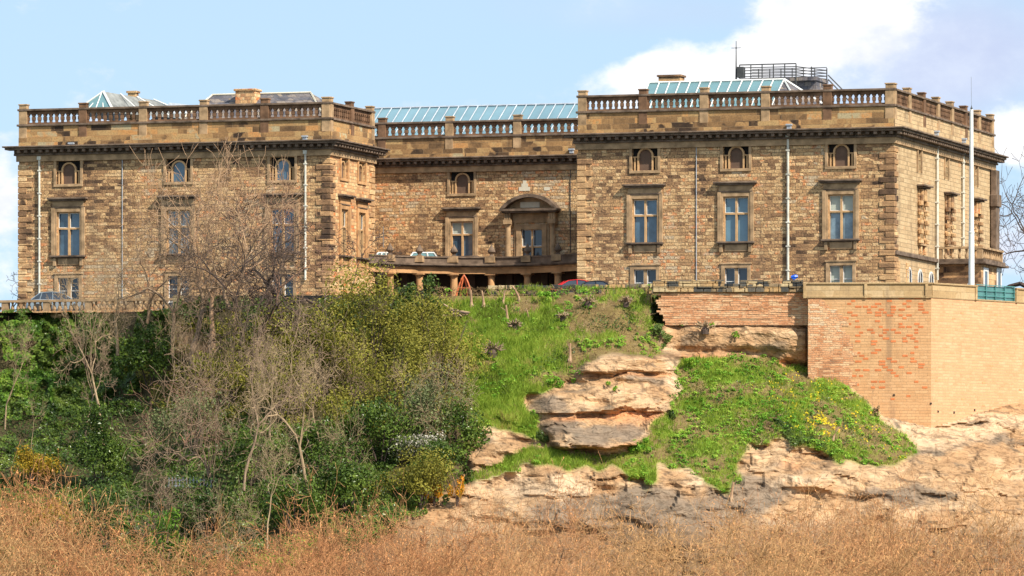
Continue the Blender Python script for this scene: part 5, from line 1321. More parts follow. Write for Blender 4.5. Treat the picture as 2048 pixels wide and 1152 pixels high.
# trees on the slope at the left
SL = [('slender', 207, 880, 515, 2.5, .3, 'bark_pale', 170, 'tall straight pale trunk left of centre in the ivy, crown reaching the lowest window'),
 ('slender2', 172, 880, 600, 3.0, 2.2, 'bark_mid', 110, 'crooked slender bare tree just left of the tall straight trunk'),
 ('slender', 10, 850, 630, 3.0, 4.0, 'bark_pale', 90, 'thin bare tree at the extreme left edge in front of ivy'),
 ('slender2', 333, 815, 590, 2.5, 1.0, 'bark_pale', 100, 'thin pale sapling-like tree in front of the orange rubble patch'),
 ('fork', 385, 720, 310, 3, .2, 'bark_mid', 270, 'large bare tree with twigs spread over the middle window of the left wing'),
 ('fork2', 470, 720, 285, 2.5, 2.9, 'bark_tan', 210, 'tall reddish twigged bare tree between the second and third windows of the left wing'),
 ('round', 572, 660, 350, 3.0, .4, 'bark_dark', 280, 'dark branched round headed tree over the third window of the left wing'),
 ('round', 505, 720, 450, 3.5, 3.4, 'bark_dark', 200, 'lower dark branched tree leaning left of the dark round headed one'),
 ('slender2', 488, 965, 600, 4.0, 1.4, 'bark_mid', 200, 'bare tree with a long pale trunk in the middle of the thicket'),
 ('fork', 617, 1005, 610, 5.0, 2.6, 'bark_pale', 290, 'big forked bare tree with the stout grey trunk below the olive shrubs'),
 ('scrub', 420, 930, 640, 4.0, 0, 'bark_mid', 260, 'tangled many stemmed bare scrub in the centre of the left slope'),
 ('fork2', 540, 870, 660, 3.5, 5.0, 'bark_pale', 150, 'small bare tree behind the stout trunked one'),
 ('sapling', 802, 862, 715, 3.0, .5, 'bark_pale', 100, 'small pale bare tree standing in front of dark evergreens'),
 ('sapling', 535, 1080, 880, 3.0, 2.5, 'bark_pale', 170, 'pale leaning sapling above the feathery green bush at the bottom'),
 ('scrub', 455, 1110, 950, 3.0, 1.2, 'bark_pale', 180, 'low pale bare scrub at the foot of the left slope'),
 ('scrub2', 335, 1075, 925, 3.0, 2.0, 'bark_mid', 240, 'broad spreading bare scrub beside the iron palings'),
 ('sapling', 62, 885, 790, 2.5, 1.0, 'bark_pale', 50, 'little bent sapling above the golden bush'),
 ('scrub2', 372, 880, 720, 4.0, 4.0, 'bark_red', 230, 'reddish bare scrub under the orange rubble patch'),
 ('scrub', 700, 790, 650, 1.0, 3.0, 'bark_mid', 150, 'pale thin twigs growing through the olive shrubs'),
 ('scrub2', 600, 800, 560, 2.5, 2.2, 'bark_mid', 250, 'brown bare scrub below the dark round headed tree'),
 ('slender2', 640, 880, 690, 4.0, 3.8, 'bark_pale', 130, 'thin bare tree just right of the stout forked trunk'),
 ('scrub', 885, 850, 680, 3.0, .9, 'bark_pale', 170, 'fine grey twigged shrub tree next to the bright green slope'),
 ('scrub', 470, 760, 560, 2.0, 1.9, 'bark_mid', 230, 'brown bare scrub at the foot of the dark garden wall'),
 ('scrub', 700, 960, 800, 4.0, 5.6, 'bark_pale', 190, 'pale bare scrub right of the stout trunk among ivy'),
 ('fork', 300, 720, 520, 1.5, 2.0, 'bark_mid', 170, 'smaller bare tree in front of the lowest windows left of the large one'),
 ('scrub', 560, 990, 850, 4.5, 4.4, 'bark_pale', 170, 'bare scrub left of the stout trunk near its foot'),
 ('fork2', 420, 700, 420, 1.2, 5.2, 'bark_mid', 210, 'thin reddish bare tree right of the large one before the facade'),
 ('fork2', 425, 690, 270, 3.5, .7, 'bark_tan', 260, 'tall bare tree whose top twigs nearly touch the cornice of the left wing'),
 ('fork', 290, 690, 420, 3.0, 5.0, 'bark_tan', 230, 'spreading reddish bare tree at the left of the middle window'),
 ('fork', 490, 700, 360, 3.5, 3.3, 'bark_dark', 230, 'dark stemmed bare tree leaning before the blank wall between two windows'),
 ('fork2', 235, 700, 455, 3.0, 2.3, 'bark_pale', 170, 'pale bare tree before the lowest left window and cable'),
 ('fork2', 345, 700, 360, 2.0, 4.1, 'bark_mid', 200, 'bare tree just left of the large one over the middle window'),
 ('slender2', 520, 690, 330, 2.0, 1.1, 'bark_red', 200, 'slim reddish bare tree between the large one and the dark round headed one'),
 ('round', 640, 690, 430, 2.5, 5.1, 'bark_dark', 170, 'small dark bare tree beside the downpipe of the left wing')]
for i, (k, px, pb, pt, dy, rz, bk, wd, lab) in enumerate(SL):
    tree(k, px, pb, pt, dy, rz, bk, lab, group='bare trees and scrub on the left slope', wid=wd)
tree('round', 2110, 640, 400, 0, 3.0, 'bark_dark', 'second dark bare tree at the right edge, lower than its neighbour', Y=440, base=17, wid=260)
tree('round', 2050, 640, 330, 0, 4.3, 'bark_dark', 'third dark bare tree at the right edge, nearest the castle wall', Y=443, base=17, wid=240)
tree('fork', 2066, 640, 255, 0, 1.0, 'bark_dark', 'dark bare tree standing behind the right end of the castle', Y=434, base=17, wid=260)
tree('round', -30, 640, 478, 0, 2.0, 'bark_dark', 'sparse tree at the left edge behind the castle corner', Y=440, base=17, wid=170)
# treetops in front of the cliff
FG = []
def prof(px):
    return float(np.interp(px, [-100, 20, 120, 220, 300, 500, 640, 740, 800, 900, 1000, 1180, 1400, 1600, 1720, 1850, 1960, 2150], [935, 925, 955, 1040, 1065, 1070, 1045, 945, 990, 1000, 1000, 985, 1000, 985, 970, 990, 975, 985]))
rf = random.Random(4)
for row, (Y, st, n, dyp) in enumerate(((338, -60, 18, 0), (308, 20, 18, 30), (274, -50, 17, 66))):
    for i in range(n):
        px = st + i * (2160 / n) + rf.uniform(-30, 30)
        FG.append((px, prof(px) - (60 if px < 260 else 44) + dyp + rf.uniform(-50, 60), Y + rf.uniform(-9, 9), row))
FG += [(742, 925, 335, 0), (690, 985, 322, 0), (800, 1000, 312, 1), (860, 1010, 330, 0)]
FG.sort(key=lambda q: q[0])
ORD = ['first', 'second', 'third', 'fourth', 'fifth', 'sixth', 'seventh', 'eighth', 'ninth', 'tenth', 'eleventh', 'twelfth', 'thirteenth', 'fourteenth', 'fifteenth', 'sixteenth', 'seventeenth', 'eighteenth', 'nineteenth', 'twentieth', 'twenty-first', 'twenty-second', 'twenty-third', 'twenty-fourth']
cn = {0: 0, 1: 0, 2: 0, 3: 0}; rown = ['farthest', 'middle', 'nearest']
for px, pt, Y, row in FG:
    key = rf.choice(['bushy', 'bushy2', 'upright'])
    tree(key, px, 0, pt, 0, rf.uniform(0, 6.28), rf.choice(['bark_warm', 'bark_warm2', 'bark_warm3']), 'tan budding bare tree, %s from the left in the %s row below the cliff' % (ORD[cn[row]], rown[row]), group='budding trees below the cliff', Y=Y, base=-8, wid=rf.uniform(440, 760))
    cn[row] += 1

# --- leaves
M['ivy'] = leafmat('ivy_leaf', [(.018, .032, .008), (.038, .068, .012), (.07, .115, .018), (.12, .17, .026), (.19, .24, .045)], rough=.3, trans=.12)
M['ivy_bright'] = leafmat('bright_ivy_leaf', [(.03, .07, .012), (.07, .15, .02), (.15, .26, .03), (.30, .36, .05)], rough=.35)
M['olive'] = leafmat('olive_leaf', [(.06, .068, .012), (.13, .13, .02), (.23, .21, .03), (.31, .27, .045), (.32, .34, .06)], rough=.6)
M['green'] = leafmat('fresh_leaf', [(.04, .11, .012), (.10, .24, .02), (.20, .40, .035), (.36, .48, .06), (.30, .24, .07)], rough=.45, trans=.3)
M['darkgreen'] = leafmat('dark_leaf', [(.016, .034, .010), (.042, .076, .016), (.09, .13, .028), (.15, .18, .05)], rough=.35, trans=.12)
M['greygreen'] = leafmat('grey_green_leaf', [(.07, .08, .035), (.13, .15, .06), (.22, .25, .10), (.31, .33, .16)], rough=.55)
M['gold'] = leafmat('golden_leaf', [(.10, .08, .012), (.25, .16, .015), (.40, .26, .02), (.30, .28, .04)], rough=.6)
M['gorse'] = leafmat('orange_flower', [(.35, .14, .01), (.62, .25, .01), (.75, .38, .02)], rough=.6)
M['yellow'] = leafmat('yellow_flower', [(.55, .42, .02), (.75, .60, .03), (.70, .35, .03)], rough=.6)
M['blossom'] = leafmat('pale_blossom', [(.30, .26, .20), (.55, .50, .42), (.78, .75, .68)], rough=.6)
M['straw'] = leafmat('dead_stalk', [(.13, .08, .04), (.26, .17, .08), (.42, .31, .17)], rough=.8, trans=.05)
M['blade'] = leafmat('grass_blade', [(.12, .10, .025), (.14, .20, .022), (.24, .34, .035), (.36, .43, .06), (.40, .30, .11)], rough=.5, trans=.3, nscale=.38)

def blob_points(c, rx, ry, rz, n, lumps, rs, fill=.15, low=.35):
    """leaf positions on the skins of many lumps gathered in an ellipsoid; also outward directions"""
    r = np.random.default_rng(rs); L = r.normal(0, 1, (lumps, 3)); L /= np.linalg.norm(L, axis=1)[:, None]
    L *= r.uniform(.35, .92, (lumps, 1)); L[:, 2] = np.abs(L[:, 2]) * (1 + low) - low
    rad_ = r.uniform(.22, .42, lumps); i = r.integers(0, lumps, n)
    d = r.normal(0, 1, (n, 3)); d[:, 1] -= .35; d /= np.linalg.norm(d, axis=1)[:, None]
    k = np.where(r.random(n) < fill, r.uniform(.2, .8, n), r.uniform(.82, 1.12, n)); k *= 1 + (vnoise(d[:, 0] * 3 + i * 5, d[:, 1] * 3, d[:, 2] * 3) - .5) * .35
    P = L[i] + d * (rad_[i] * k)[:, None]
    return np.array(c) + P * np.array([rx, ry, rz]), d * np.array([1 / rx, 1 / ry, 1 / rz]) * min(rx, ry, rz)

def shrub(name, px, pb, w_, h_, mat, label, n=1500, size=.2, lumps=16, dY=1.0, asp=.6, group=None, cat='shrub', Y=None, stems=4, extra=None):
    Yt = Y if Y is not None else TY(px, pb) - dY; p = W(px, pb, Yt); m_ = Yt / F; rx, rz_ = w_ * m_ / 2, h_ * m_
    o = empty(name, p, 0, label=label, cat=cat, group=group)
    P, N = blob_points((0, 0, rz_ * .38), rx, max(rx * .75, .3), rz_ * .62, n, lumps, int(px * 7 + pb))
    link('foliage', leaf_mesh(P, N, size, 'foliage', asp), mat, o)
    if extra:
        P, N = blob_points((0, -.05, rz_ * .4), rx * 1.02, max(rx * .77, .3), rz_ * .64, extra[1], lumps, int(px * 7 + pb), fill=0); link('flowers', leaf_mesh(P, N, extra[2], 'flowers', .9), extra[0], o, kind='stuff')
    if stems:
        s = MB(); r = random.Random(px)
        for k in range(stems): a = r.uniform(-.5, .5) * rx; s.tube([(a * .2, 0, -.4), (a * .6, -.1, rz_ * .3), (a * 1.2, r.uniform(-.3, .3), rz_ * .75)], [.05, .035, .012], 4)
        s.build('stem', M['bark_dark'], o) if stems == 1 else s.build('stems', M['bark_dark'], o)
    return o
SH = [('evergreen_shrub', 738, 730, 270, 205, 'olive', 'tall olive green shrub crowding the foot of the left wing corner', 6000, .17, 34),
 ('evergreen_shrub', 835, 700, 170, 150, 'olive', 'olive shrub to the left of the log heap', 2400, .17, 20),
 ('evergreen_shrub', 650, 770, 200, 190, 'olive', 'olive shrub under the downpipe of the left wing', 2600, .17, 20),
 ('evergreen_shrub', 880, 760, 190, 160, 'olive', 'brownish olive shrub spilling onto the bright grass', 2600, .17, 20),
 ('evergreen_shrub', 790, 820, 220, 180, 'olive', 'olive shrub behind the small pale bare tree', 2600, .17, 20),
 ('evergreen_shrub', 600, 700, 150, 110, 'olive', 'olive shrub in front of the dark garden wall', 1800, .17, 18),
 ('evergreen_shrub', 700, 870, 170, 130, 'olive', 'low olive shrub right of the stout trunk', 2200, .17, 18),
 ('ivy_bush', 845, 625, 90, 75, 'darkgreen', 'dark glossy bush at the left end of the low stone wall', 1200, .2, 12),
 ('ivy_bush', 790, 640, 60, 70, 'darkgreen', 'dark glossy bush between two olive shrubs', 800, .2, 10),
 ('ivy_bush', 860, 880, 190, 150, 'greygreen', 'large grey green bush left of the bright grass strip', 3200, .18, 24),
 ('ivy_bush', 760, 910, 200, 140, 'ivy', 'dark ivy bush below the small pale bare tree', 3200, .2, 22),
 ('ivy_bush', 920, 900, 110, 110, 'ivy', 'dark ivy bush touching the cream rock ledges', 1800, .2, 16),
 ('ivy_bush', 880, 960, 130, 90, 'ivy', 'dark ivy bush above the orange gorse', 1600, .2, 14),
 ('blossom_shrub', 835, 920, 120, 70, 'greygreen', 'shrub flecked with white blossom', 900, .16, 12),
 ('round_bush', 835, 1005, 190, 110, 'olive', 'rounded olive green bush just above the cliff foot', 3200, .16, 18),
 ('ivy_bush', 700, 1010, 200, 150, 'ivy', 'dark ivy bush left of the rounded olive bush', 3400, .2, 24),
 ('ivy_bush', 590, 1060, 160, 130, 'ivy', 'dark ivy bush above the feathery green bush', 2400, .2, 18),
 ('ivy_bush', 640, 940, 120, 120, 'ivy', 'dark ivy bush around the foot of the stout trunk', 1800, .2, 16),
 ('green_bush', 560, 1150, 170, 90, 'green', 'feathery light green bush at the bottom left of centre', 2400, .15, 14),
 ('golden_bush', 65, 965, 130, 90, 'gold', 'golden ochre bush near the left edge', 2200, .15, 14),
 ('golden_bush', 105, 1060, 120, 80, 'gold', 'lower golden ochre bush behind the left treetops', 1300, .15, 12),
 ('gorse_bush', 915, 1000, 40, 60, 'gold', 'orange flowering gorse, taller of two, at the end of the ivy', 350, .12, 6),
 ('gorse_bush', 868, 1000, 40, 32, 'gold', 'small orange flowering gorse under the rounded bush', 220, .12, 5),
 ('ivy_bush', 200, 960, 130, 170, 'ivy', 'ivy clothing the foot of the tall straight trunk', 2600, .2, 22),
 ('ivy_bush', 215, 1080, 150, 140, 'darkgreen', 'dark green conifer-like bush beside the golden bushes', 2400, .18, 18),
 ('ivy_bush', 330, 1120, 90, 110, 'ivy_bright', 'bright ivy column rising from the lower scrub', 1000, .18, 12),
 ('ivy_bush', 420, 1060, 180, 120, 'darkgreen', 'dark undergrowth bush behind the low pale scrub', 2200, .2, 18),
 ('ivy_bush', 500, 960, 160, 110, 'ivy', 'ivy bush at the foot of the long pale trunk', 1900, .2, 16),
 ('evergreen_shrub', 520, 740, 190, 140, 'olive', 'olive shrub behind the dark branched trees', 2400, .17, 20),
 ('evergreen_shrub', 450, 800, 180, 130, 'olive', 'olive shrub beneath the orange rubble patch', 2200, .17, 18),
 ('evergreen_shrub', 570, 830, 190, 150, 'olive', 'olive shrub left of the stout forked trunk', 2600, .17, 20),
 ('evergreen_shrub', 380, 900, 170, 130, 'greygreen', 'grey green shrub in the middle of the bare thicket', 2000, .18, 16),
 ('ivy_bush', 300, 760, 130, 130, 'ivy', 'dark ivy bush left of the orange rubble patch', 2200, .2, 16),
 ('ivy_bush', 290, 640, 0, 0, 'ivy', '', 0, 0, 0)]
for t in SH:
    if t[7] == 0: continue
    nm, px, pb, w_, h_, mt, lab, n, sz, lm = t; ex = None
    if nm == 'blossom_shrub': ex = (M['blossom'], 700, .13)
    if nm == 'gorse_bush': ex = (M['gorse'], 260, .13)
    shrub(nm, px, pb, w_, h_, M[mt], lab, int(n * 1.25), sz * 1.05, lm, dY=1.2, extra=ex)

def scatter(name, polys, n, mat, size, offs, label, cat, seed, asp=.65, dens=None, up=0.0, lump=2.2):
    r = np.random.default_rng(seed); pts = []; tot = 0
    xs, ys = [], []
    for poly, wt in polys:
        x0, x1 = min(p[0] for p in poly), max(p[0] for p in poly); y0, y1 = min(p[1] for p in poly), max(p[1] for p in poly)
        m_ = int(n * wt * 2.2); x = r.uniform(x0, x1, m_); y = r.uniform(y0, y1, m_)
        wx = x + (fbm(x / 26, y / 26, 3.0, 3) - .5) * 50; wy = y + (fbm(x / 26, y / 26, 7.0, 3) - .5) * 44
        k = inpoly(wx, wy, poly)
        if dens: k &= fbm(x / dens[0], y / dens[0], seed * 1.0, 3) > dens[1]
        x, y = x[k][:int(n * wt)], y[k][:int(n * wt)]; xs.append(x); ys.append(y)
    x = np.concatenate(xs); y = np.concatenate(ys); Yb = lookup(D, x, y)
    lum = fbm(x / 22 * 1.0, y / 18, seed + 2.0, 3, .55); off = offs[0] + (offs[1] - offs[0]) * np.clip((lum - .3) * lump, 0, 1) * r.uniform(.7, 1.05, len(x))
    Yp = Yb - off; P = np.stack([(x - 1024) / F * Yp, Yp, ZC + (YH - y) / F * Yp], -1)
    e = 3.0; lx = fbm((x + e) / 22, y / 18, seed + 2.0, 3, .55) - lum; ly = fbm(x / 22, (y + e) / 18, seed + 2.0, 3, .55) - lum
    N = np.stack([-lx * 14, -np.ones(len(x)) * .8, ly * 14 + .5 + up], -1)
    o = link(name, leaf_mesh(P, N, size, name, asp), mat); tag(o, label, cat, kind='stuff'); return o
scatter('ivy', [([(-60, 622), (350, 618), (345, 650), (335, 760), (250, 780), (180, 830), (-60, 830)], 1.0)], 26000, M['ivy'], .2, (.1, 1.7), 'dense dark ivy hanging over the wall at the far left', 'ivy', 3, dens=(60, .40))
scatter('ivy', [([(-60, 820), (260, 800), (420, 820), (640, 860), (760, 820), (950, 850), (945, 940), (900, 1010), (800, 1060), (640, 1150), (-60, 1150)], 1.0)], 42000, M['ivy'], .2, (.1, 1.6), 'dark ivy and evergreen undergrowth over the lower left slope', 'undergrowth', 4, dens=(50, .43))
scatter('ivy', [([(345, 598), (620, 592), (760, 600), (740, 680), (560, 700), (345, 650)], 1.0)], 9000, M['darkgreen'], .2, (.1, 1.0), 'ivy draped along the dark garden wall', 'ivy', 5, dens=(50, .42))
scatter('undergrowth', [([(340, 640), (900, 610), (950, 860), (640, 880), (260, 820), (240, 740)], 1.0)], 22000, M['olive'], .16, (.05, 1.0), 'olive brown low growth between the bare trees', 'undergrowth', 6, dens=(40, .45))
scatter('undergrowth', [([(-60, 780), (420, 790), (660, 860), (900, 1000), (640, 1140), (-60, 1140)], 1.0)], 24000, M['darkgreen'], .19, (.0, .8), 'dark low growth filling the gaps on the lower left slope', 'undergrowth', 16)
scatter('ivy', [([(0, 640), (110, 640), (110, 830), (0, 840)], 1.0)], 5000, M['ivy_bright'], .18, (.8, 1.9), 'brighter ivy at the left edge', 'ivy', 7, dens=(30, .5))
scatter('ivy', [([(1300, 585), (1325, 620), (1366, 628), (1372, 648), (1330, 640), (1330, 700), (1310, 690), (1300, 640)], 1.0)], 1900, M['darkgreen'], .2, (.1, .9), 'dark ivy patch beside the broken end of the brick wall', 'ivy', 8)
scatter('ground_cover', [([(1370, 730), (1500, 715), (1620, 755), (1780, 870), (1700, 920), (1560, 870), (1460, 950), (1300, 900)], 1.0), ([(900, 600), (1300, 600), (1310, 690), (1180, 700), (960, 820)], .8)], 5200, M['darkgreen'], .14, (.05, .35), 'darker green weeds in patches across the cleared slopes', 'weeds', 18, dens=(34, .53))
scatter('ivy', [([(1535, 838), (1560, 838), (1600, 868), (1650, 885), (1655, 900), (1610, 893), (1560, 875)], 1.0)], 1800, M['darkgreen'], .18, (.1, .5), 'dark ivy tongue across the green mound', 'ivy', 9)

def on_mask(mk, n, seed, x0=850, x1=1850, y0=575, y1=1000, cond=None):
    r = np.random.default_rng(seed); x = r.uniform(x0, x1, n); y = r.uniform(y0, y1, n); k = lookup(mk, x, y) > .5
    if cond is not None: k &= cond(x, y, r)
    return x[k], y[k]
def grass_stuff():
    x, y = on_mask(np.clip(grass, 0, 1), 150000, 3, cond=lambda x, y, r: (lookup(bp, x, y) < r.uniform(.2, 1.0, len(x))))
    Y = lookup(D, x, y); P = np.stack([(x - 1024) / F * Y, Y, ZC + (YH - y) / F * Y], -1); n = len(P); r = np.random.default_rng(8)
    h = r.uniform(.10, .30, n) * (1 + (x < 1100) * .4); d = np.stack([r.normal(0, .45, n), r.normal(-.3, .3, n), np.ones(n)], -1) * h[:, None]; wv = np.stack([r.uniform(.012, .03, n), np.zeros(n), np.zeros(n)], -1)
    V = np.stack([P - wv, P + wv, P + d + wv * .25, P + d - wv * .25], 1).reshape(-1, 3)
    o = link('grass', np_mesh('grass', V, np.arange(4 * n).reshape(n, 4)), M['blade']); tag(o, 'bright green grass over the cut back slopes', 'grass', kind='stuff')
    # dead stalks and litter
    x, y = on_mask(np.clip(grass, 0, 1), 70000, 13, cond=lambda x, y, r: lookup(bp, x, y) > r.uniform(.1, .9, len(x)))
    Y = lookup(D, x, y); P = np.stack([(x - 1024) / F * Y, Y - .03, ZC + (YH - y) / F * Y], -1); n = len(P)
    h = r.uniform(.08, .32, n); d = np.stack([r.normal(0, .8, n), r.normal(-.3, .3, n), r.uniform(-.2, .9, n)], -1) * h[:, None]; wv = np.stack([r.uniform(.008, .03, n), np.zeros(n), r.uniform(.0, .02, n)], -1)
    V = np.stack([P - wv, P + wv, P + d + wv * .3, P + d - wv * .3], 1).reshape(-1, 3)
    o = link('dead_grass', np_mesh('dead_grass', V, np.arange(4 * n).reshape(n, 4)), M['straw']); tag(o, 'brown dead stalks and litter between the grass', 'dead grass', kind='stuff')
    # leafy herbs in clumps
    cx, cy = on_mask(np.clip(mG3 + mG2 * 1.0 + (mG1 > .5) * 1.0, 0, 1), 3600, 23, cond=lambda x, y, r: (fbm(x / 45, y / 30, 4.4, 3) > np.where(x > 1340, .38, .55)))
    ex, ey = on_mask(blur(np.clip(grass, 0, 1), 10) * (1 - np.clip(grass, 0, 1)) * 4, 420, 29, x0=900, x1=1900, cond=lambda x, y, r: r.random(len(x)) < .6)
    cx = np.concatenate([cx, ex]); cy = np.concatenate([cy, ey])
    k = 26; X = np.repeat(cx, k); Yp = np.repeat(cy, k); rr = np.repeat(r.uniform(3, 10, len(cx)), k); t = r.uniform(0, 6.28, len(X)); q = np.sqrt(r.random(len(X)))
    x = X + np.cos(t) * q * rr; y = Yp + np.sin(t) * q * rr * .7; Y = lookup(D, X, Yp) - (1 - q**2) * rr * .028 - .05
    P = np.stack([(x - 1024) / F * Y, Y, ZC + (YH - y) / F * Y + (1 - q**2) * .1], -1); N = np.stack([np.cos(t) * q, -np.ones(len(x)) * .6, 1 - np.sin(t) * q], -1)
    o = link('ground_cover', leaf_mesh(P, N, .15, 'ground_cover', .7), M['green']); tag(o, 'leafy bright green herbs in low clumps on the mound', 'ground cover', kind='stuff')
    # daffodils
    n = 1300; t = r.random(n); x = 1600 + r.normal(0, 12, n) + 60 * t + np.where(r.random(n) < .4, r.uniform(-80, 160, n), 0); y = 755 + 110 * t + r.normal(0, 8, n) + np.where(x > 1700, (x - 1700) * .6, 0)
    kk = lookup(mG3, x, y) > .5; kk &= fbm(x / 14, y / 14, 2.0, 2) > .5; x, y = x[kk], y[kk]; Y = lookup(D, x, y) - .35; P = np.stack([(x - 1024) / F * Y, Y, ZC + (YH - y) / F * Y], -1)
    o = link('yellow_flowers', leaf_mesh(P, np.tile([0., -1, .3], (len(P), 1)), .12, 'yellow_flowers', .9), M['yellow']); tag(o, 'scattered yellow flowers on the right part of the mound', 'flowers', kind='stuff')
grass_stuff()

# --- stumps, roots and logs left on the cleared slope
def stump(px, pb, h_, label, kind='stump', seed=1, w_=None):
    Y = TY(px, pb) - .15; p = W(px, pb, Y); m_ = Y / F; h = h_ * m_; r = random.Random(seed); o = empty('tree_stump' if kind == 'stump' else 'root_ball', p, 0, label=label, cat='tree stump' if kind == 'stump' else 'roots', group='stumps and roots on the cleared slope')
    s = MB()
    if kind == 'stump':
        rr = h * .085; lean = r.uniform(-.6, .6)
        s.tube([(0, 0, -.2), (lean * h * .2, 0, h * .25), (lean * h * .6, -.05, h * .7), (lean * h, -.05, h)], [rr * 1.6, rr, rr * .8, rr * .75], 8); s.build('trunk', M['bark_tan'], o)
        s = MB()
        for k in range(4): a = r.uniform(0, 6.28); s.tube([(math.cos(a) * rr * .5, math.sin(a) * rr * .5, h * .15), (math.cos(a) * rr * 2.2, math.sin(a) * rr * 2, -.05)], [rr * .5, rr * .2], 5)
        for k in range(2): a = r.uniform(-1, 1); s.tube([(lean * h * .6, -.05, h * .6), (lean * h * .6 + a * h * .4, -.15, h * r.uniform(.8, 1.15))], [rr * .4, rr * .2], 5)
        s.build('roots', M['bark_pale'], o)
    else:
        W_ = (w_ or h_) * m_ / 2; s.loft([[(W_ * .75 * c * math.cos(2 * math.pi * j / 9), -.1 + W_ * .5 * c * math.sin(2 * math.pi * j / 9), z * h) for j in range(9)] for c, z in ((.35, -.1), (.4, .15), (.3, .3), (.1, .36))]); s.build('core', M['bark_dark'], o)
        s = MB()
        for k in range(30):
            a = r.uniform(-.5, 3.7); L = r.uniform(.3, .85); q = (math.cos(a) * W_ * L, -r.uniform(.1, .5), h * .4 + math.sin(a) * h * .55 * L)
            s.tube([(math.cos(a) * W_ * .3, -.15, h * .35), (q[0] * .7 + r.uniform(-.1, .1), q[1], q[2] * .8), q], [.055, .04, .015], 4)
        s.build('roots', M['bark_mid'] if seed % 2 else M['bark_pale'], o)
ST = [(943, 612, 32, 'stump', 'pale split stump nearest the left end of the low stone wall'), (968, 612, 30, 'stump', 'narrow dark stump just right of the pale split stump'), (1006, 606, 26, 'stump', 'leaning stump below the middle of the low stone wall'),
 (1040, 600, 28, 'stump', 'stump against the foot of the low stone wall'), (1015, 640, 30, 'stump', 'pale twisted stump left of the central root balls'), (1057, 634, 18, 'stump', 'tiny stump in the middle of the slope'),
 (1176, 612, 30, 'root', 'spiky brown root ball high on the slope'), (1252, 612, 26, 'root', 'dark root ball below the windows near the brick wall'), (1125, 640, 22, 'root', 'root ball half way along the upper slope'), 
 (985, 712, 40, 'root', 'dark root ball at the left edge of the bright grass'), (1140, 720, 34, 'stump', 'white curved dead branch stump above the rock buttress'),  (1030, 658, 26, 'root', 'round brown root ball amid bright grass'),
 (1410, 665, 34, 'root', 'tangle of roots hanging over the hollowed rock'),  (1462, 1000, 36, 'stump', 'grey stump at the lower tip of the green mound'), (1665, 880, 26, 'stump', 'grey stump on the lower right of the mound')]
for i, (px, pb, h_, k, lab) in enumerate(ST): stump(px, pb, h_, lab, 'stump' if k == 'stump' else 'root', 40 + i, w_=h_ * 1.7)
def logs():
    px, pb = 912, 640; Y = TY(px, pb) - .3; p = W(px, pb, Y); o = empty('log_heap', p, 0, label='heap of splintered pale logs at the top left of the green slope', cat='log heap'); r = random.Random(3)
    for k in range(9):
        a = r.uniform(-.6, .3); L = r.uniform(.5, 1.0); c = Vector((r.uniform(-.5, .5), r.uniform(-.2, .2), r.uniform(.05, .65))); d = Vector((math.cos(a), r.uniform(-.2, .2), math.sin(a)))
        MB().tube([c - d * L * .8, c + Vector((0, 0, .04)), c + d * L * .8], [.07, .09, .05], 6).build('log', M['bark_pale'] if k % 3 else M['bark_dark'], o)
logs()
def vines():
    r = random.Random(9); s = MB()
    for k in range(120):
        px, py = r.gauss(1510, 28), r.gauss(838, 14); Y = TY(px, py) - .15; a = r.uniform(-1.2, .6); pts = []
        for i in range(5): q = px + math.cos(a) * i * 7, py - math.sin(a) * i * 6; pts.append(W(q[0], q[1], TY(*q) - r.uniform(.05, .3))); a += r.uniform(-.5, .5)
        s.tube(pts, .022, 3)
    o = s.build('dead_vines', M['straw']); tag(o, 'pale tangle of dead vines in the middle of the mound', 'dead vines', kind='stuff')
vines()
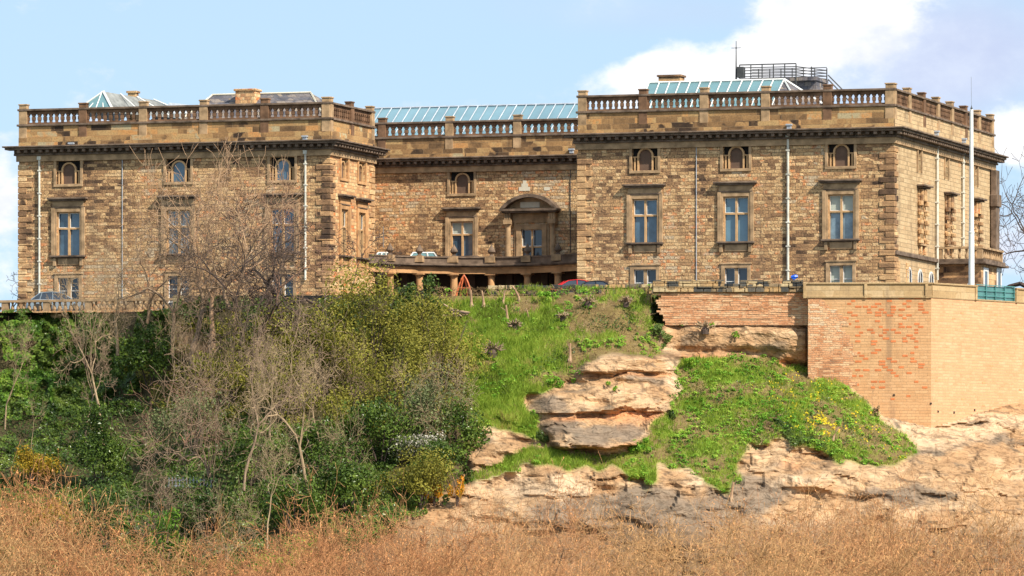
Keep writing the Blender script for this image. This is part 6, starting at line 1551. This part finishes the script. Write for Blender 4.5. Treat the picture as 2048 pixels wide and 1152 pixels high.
for i, (px, pb, w_, h_, mt, lab) in enumerate(((1378, 728, 36, 18, 'green', 'green tuft at the upper tip of the mound'), (1470, 676, 16, 14, 'green', 'small tuft growing on the hollowed rock face'), (1424, 652, 18, 14, 'green', 'small green tuft under the edge of the brickwork'),
    (1115, 775, 46, 24, 'green', 'bright leafy plant at the left end of the rock buttress'), (1230, 782, 18, 12, 'green', 'tuft on the rock buttress, larger one'), (1216, 770, 14, 10, 'green', 'tuft on the rock buttress, smaller one'), (1090, 602, 40, 22, 'green', 'bright leafy plant below the low stone wall'),
    (1470, 592, 10, 8, 'green', 'tiny plant on the blackened coping above the brickwork'), (1286, 905, 50, 34, 'green', 'leafy plant under the right end of the buttress'), (1690, 748, 14, 30, 'straw', 'tall dead weed against the orange brick patch'),
    (1645, 745, 12, 34, 'straw', 'dead weed at the foot of the brick patch'), (1755, 832, 16, 22, 'straw', 'dead weed at the foot of the bastion'), (1345, 838, 22, 24, 'darkgreen', 'dark plant in the cleft right of the buttress'), (1085, 885, 40, 24, 'darkgreen', 'dark plant at the left foot of the buttress'), (1350, 640, 60, 36, 'darkgreen', 'dark bush at the broken end of the brick wall'))):
    shrub('wild_plant', px, pb, w_, h_, M[mt], lab, max(80, int(w_ * h_ * .5)), .13, 6, dY=.25, group='plants on the rock and slope', cat='plant', stems=0)
def palings():
    Y = TY(380, 975) - 1.2; p = W(380, 976, Y); o = empty('palisade_fence', p, 0, label='short grey metal palisade fence glimpsed through the scrub', cat='fence'); m_ = Y / F
    for k in range(13): x = (-42 + k * 7) * m_; MB().loft([[(x - .03, 0, 0), (x + .03, 0, 0), (x + .03, .02, 0), (x - .03, .02, 0)], [(x - .03, 0, .6), (x + .03, 0, .6), (x + .03, .02, .6), (x - .03, .02, .6)], [(x - .003, 0, .72), (x + .003, 0, .72), (x + .003, .02, .72), (x - .003, .02, .72)]]).build('pale', M['steel'], o)
    s = MB(); s.box(-45 * m_, 45 * m_, .022, .05, .12, .17); s.build('rail', M['steel'], o); s = MB(); s.box(-45 * m_, 45 * m_, .022, .05, .48, .53); s.build('rail', M['steel'], o)
palings()
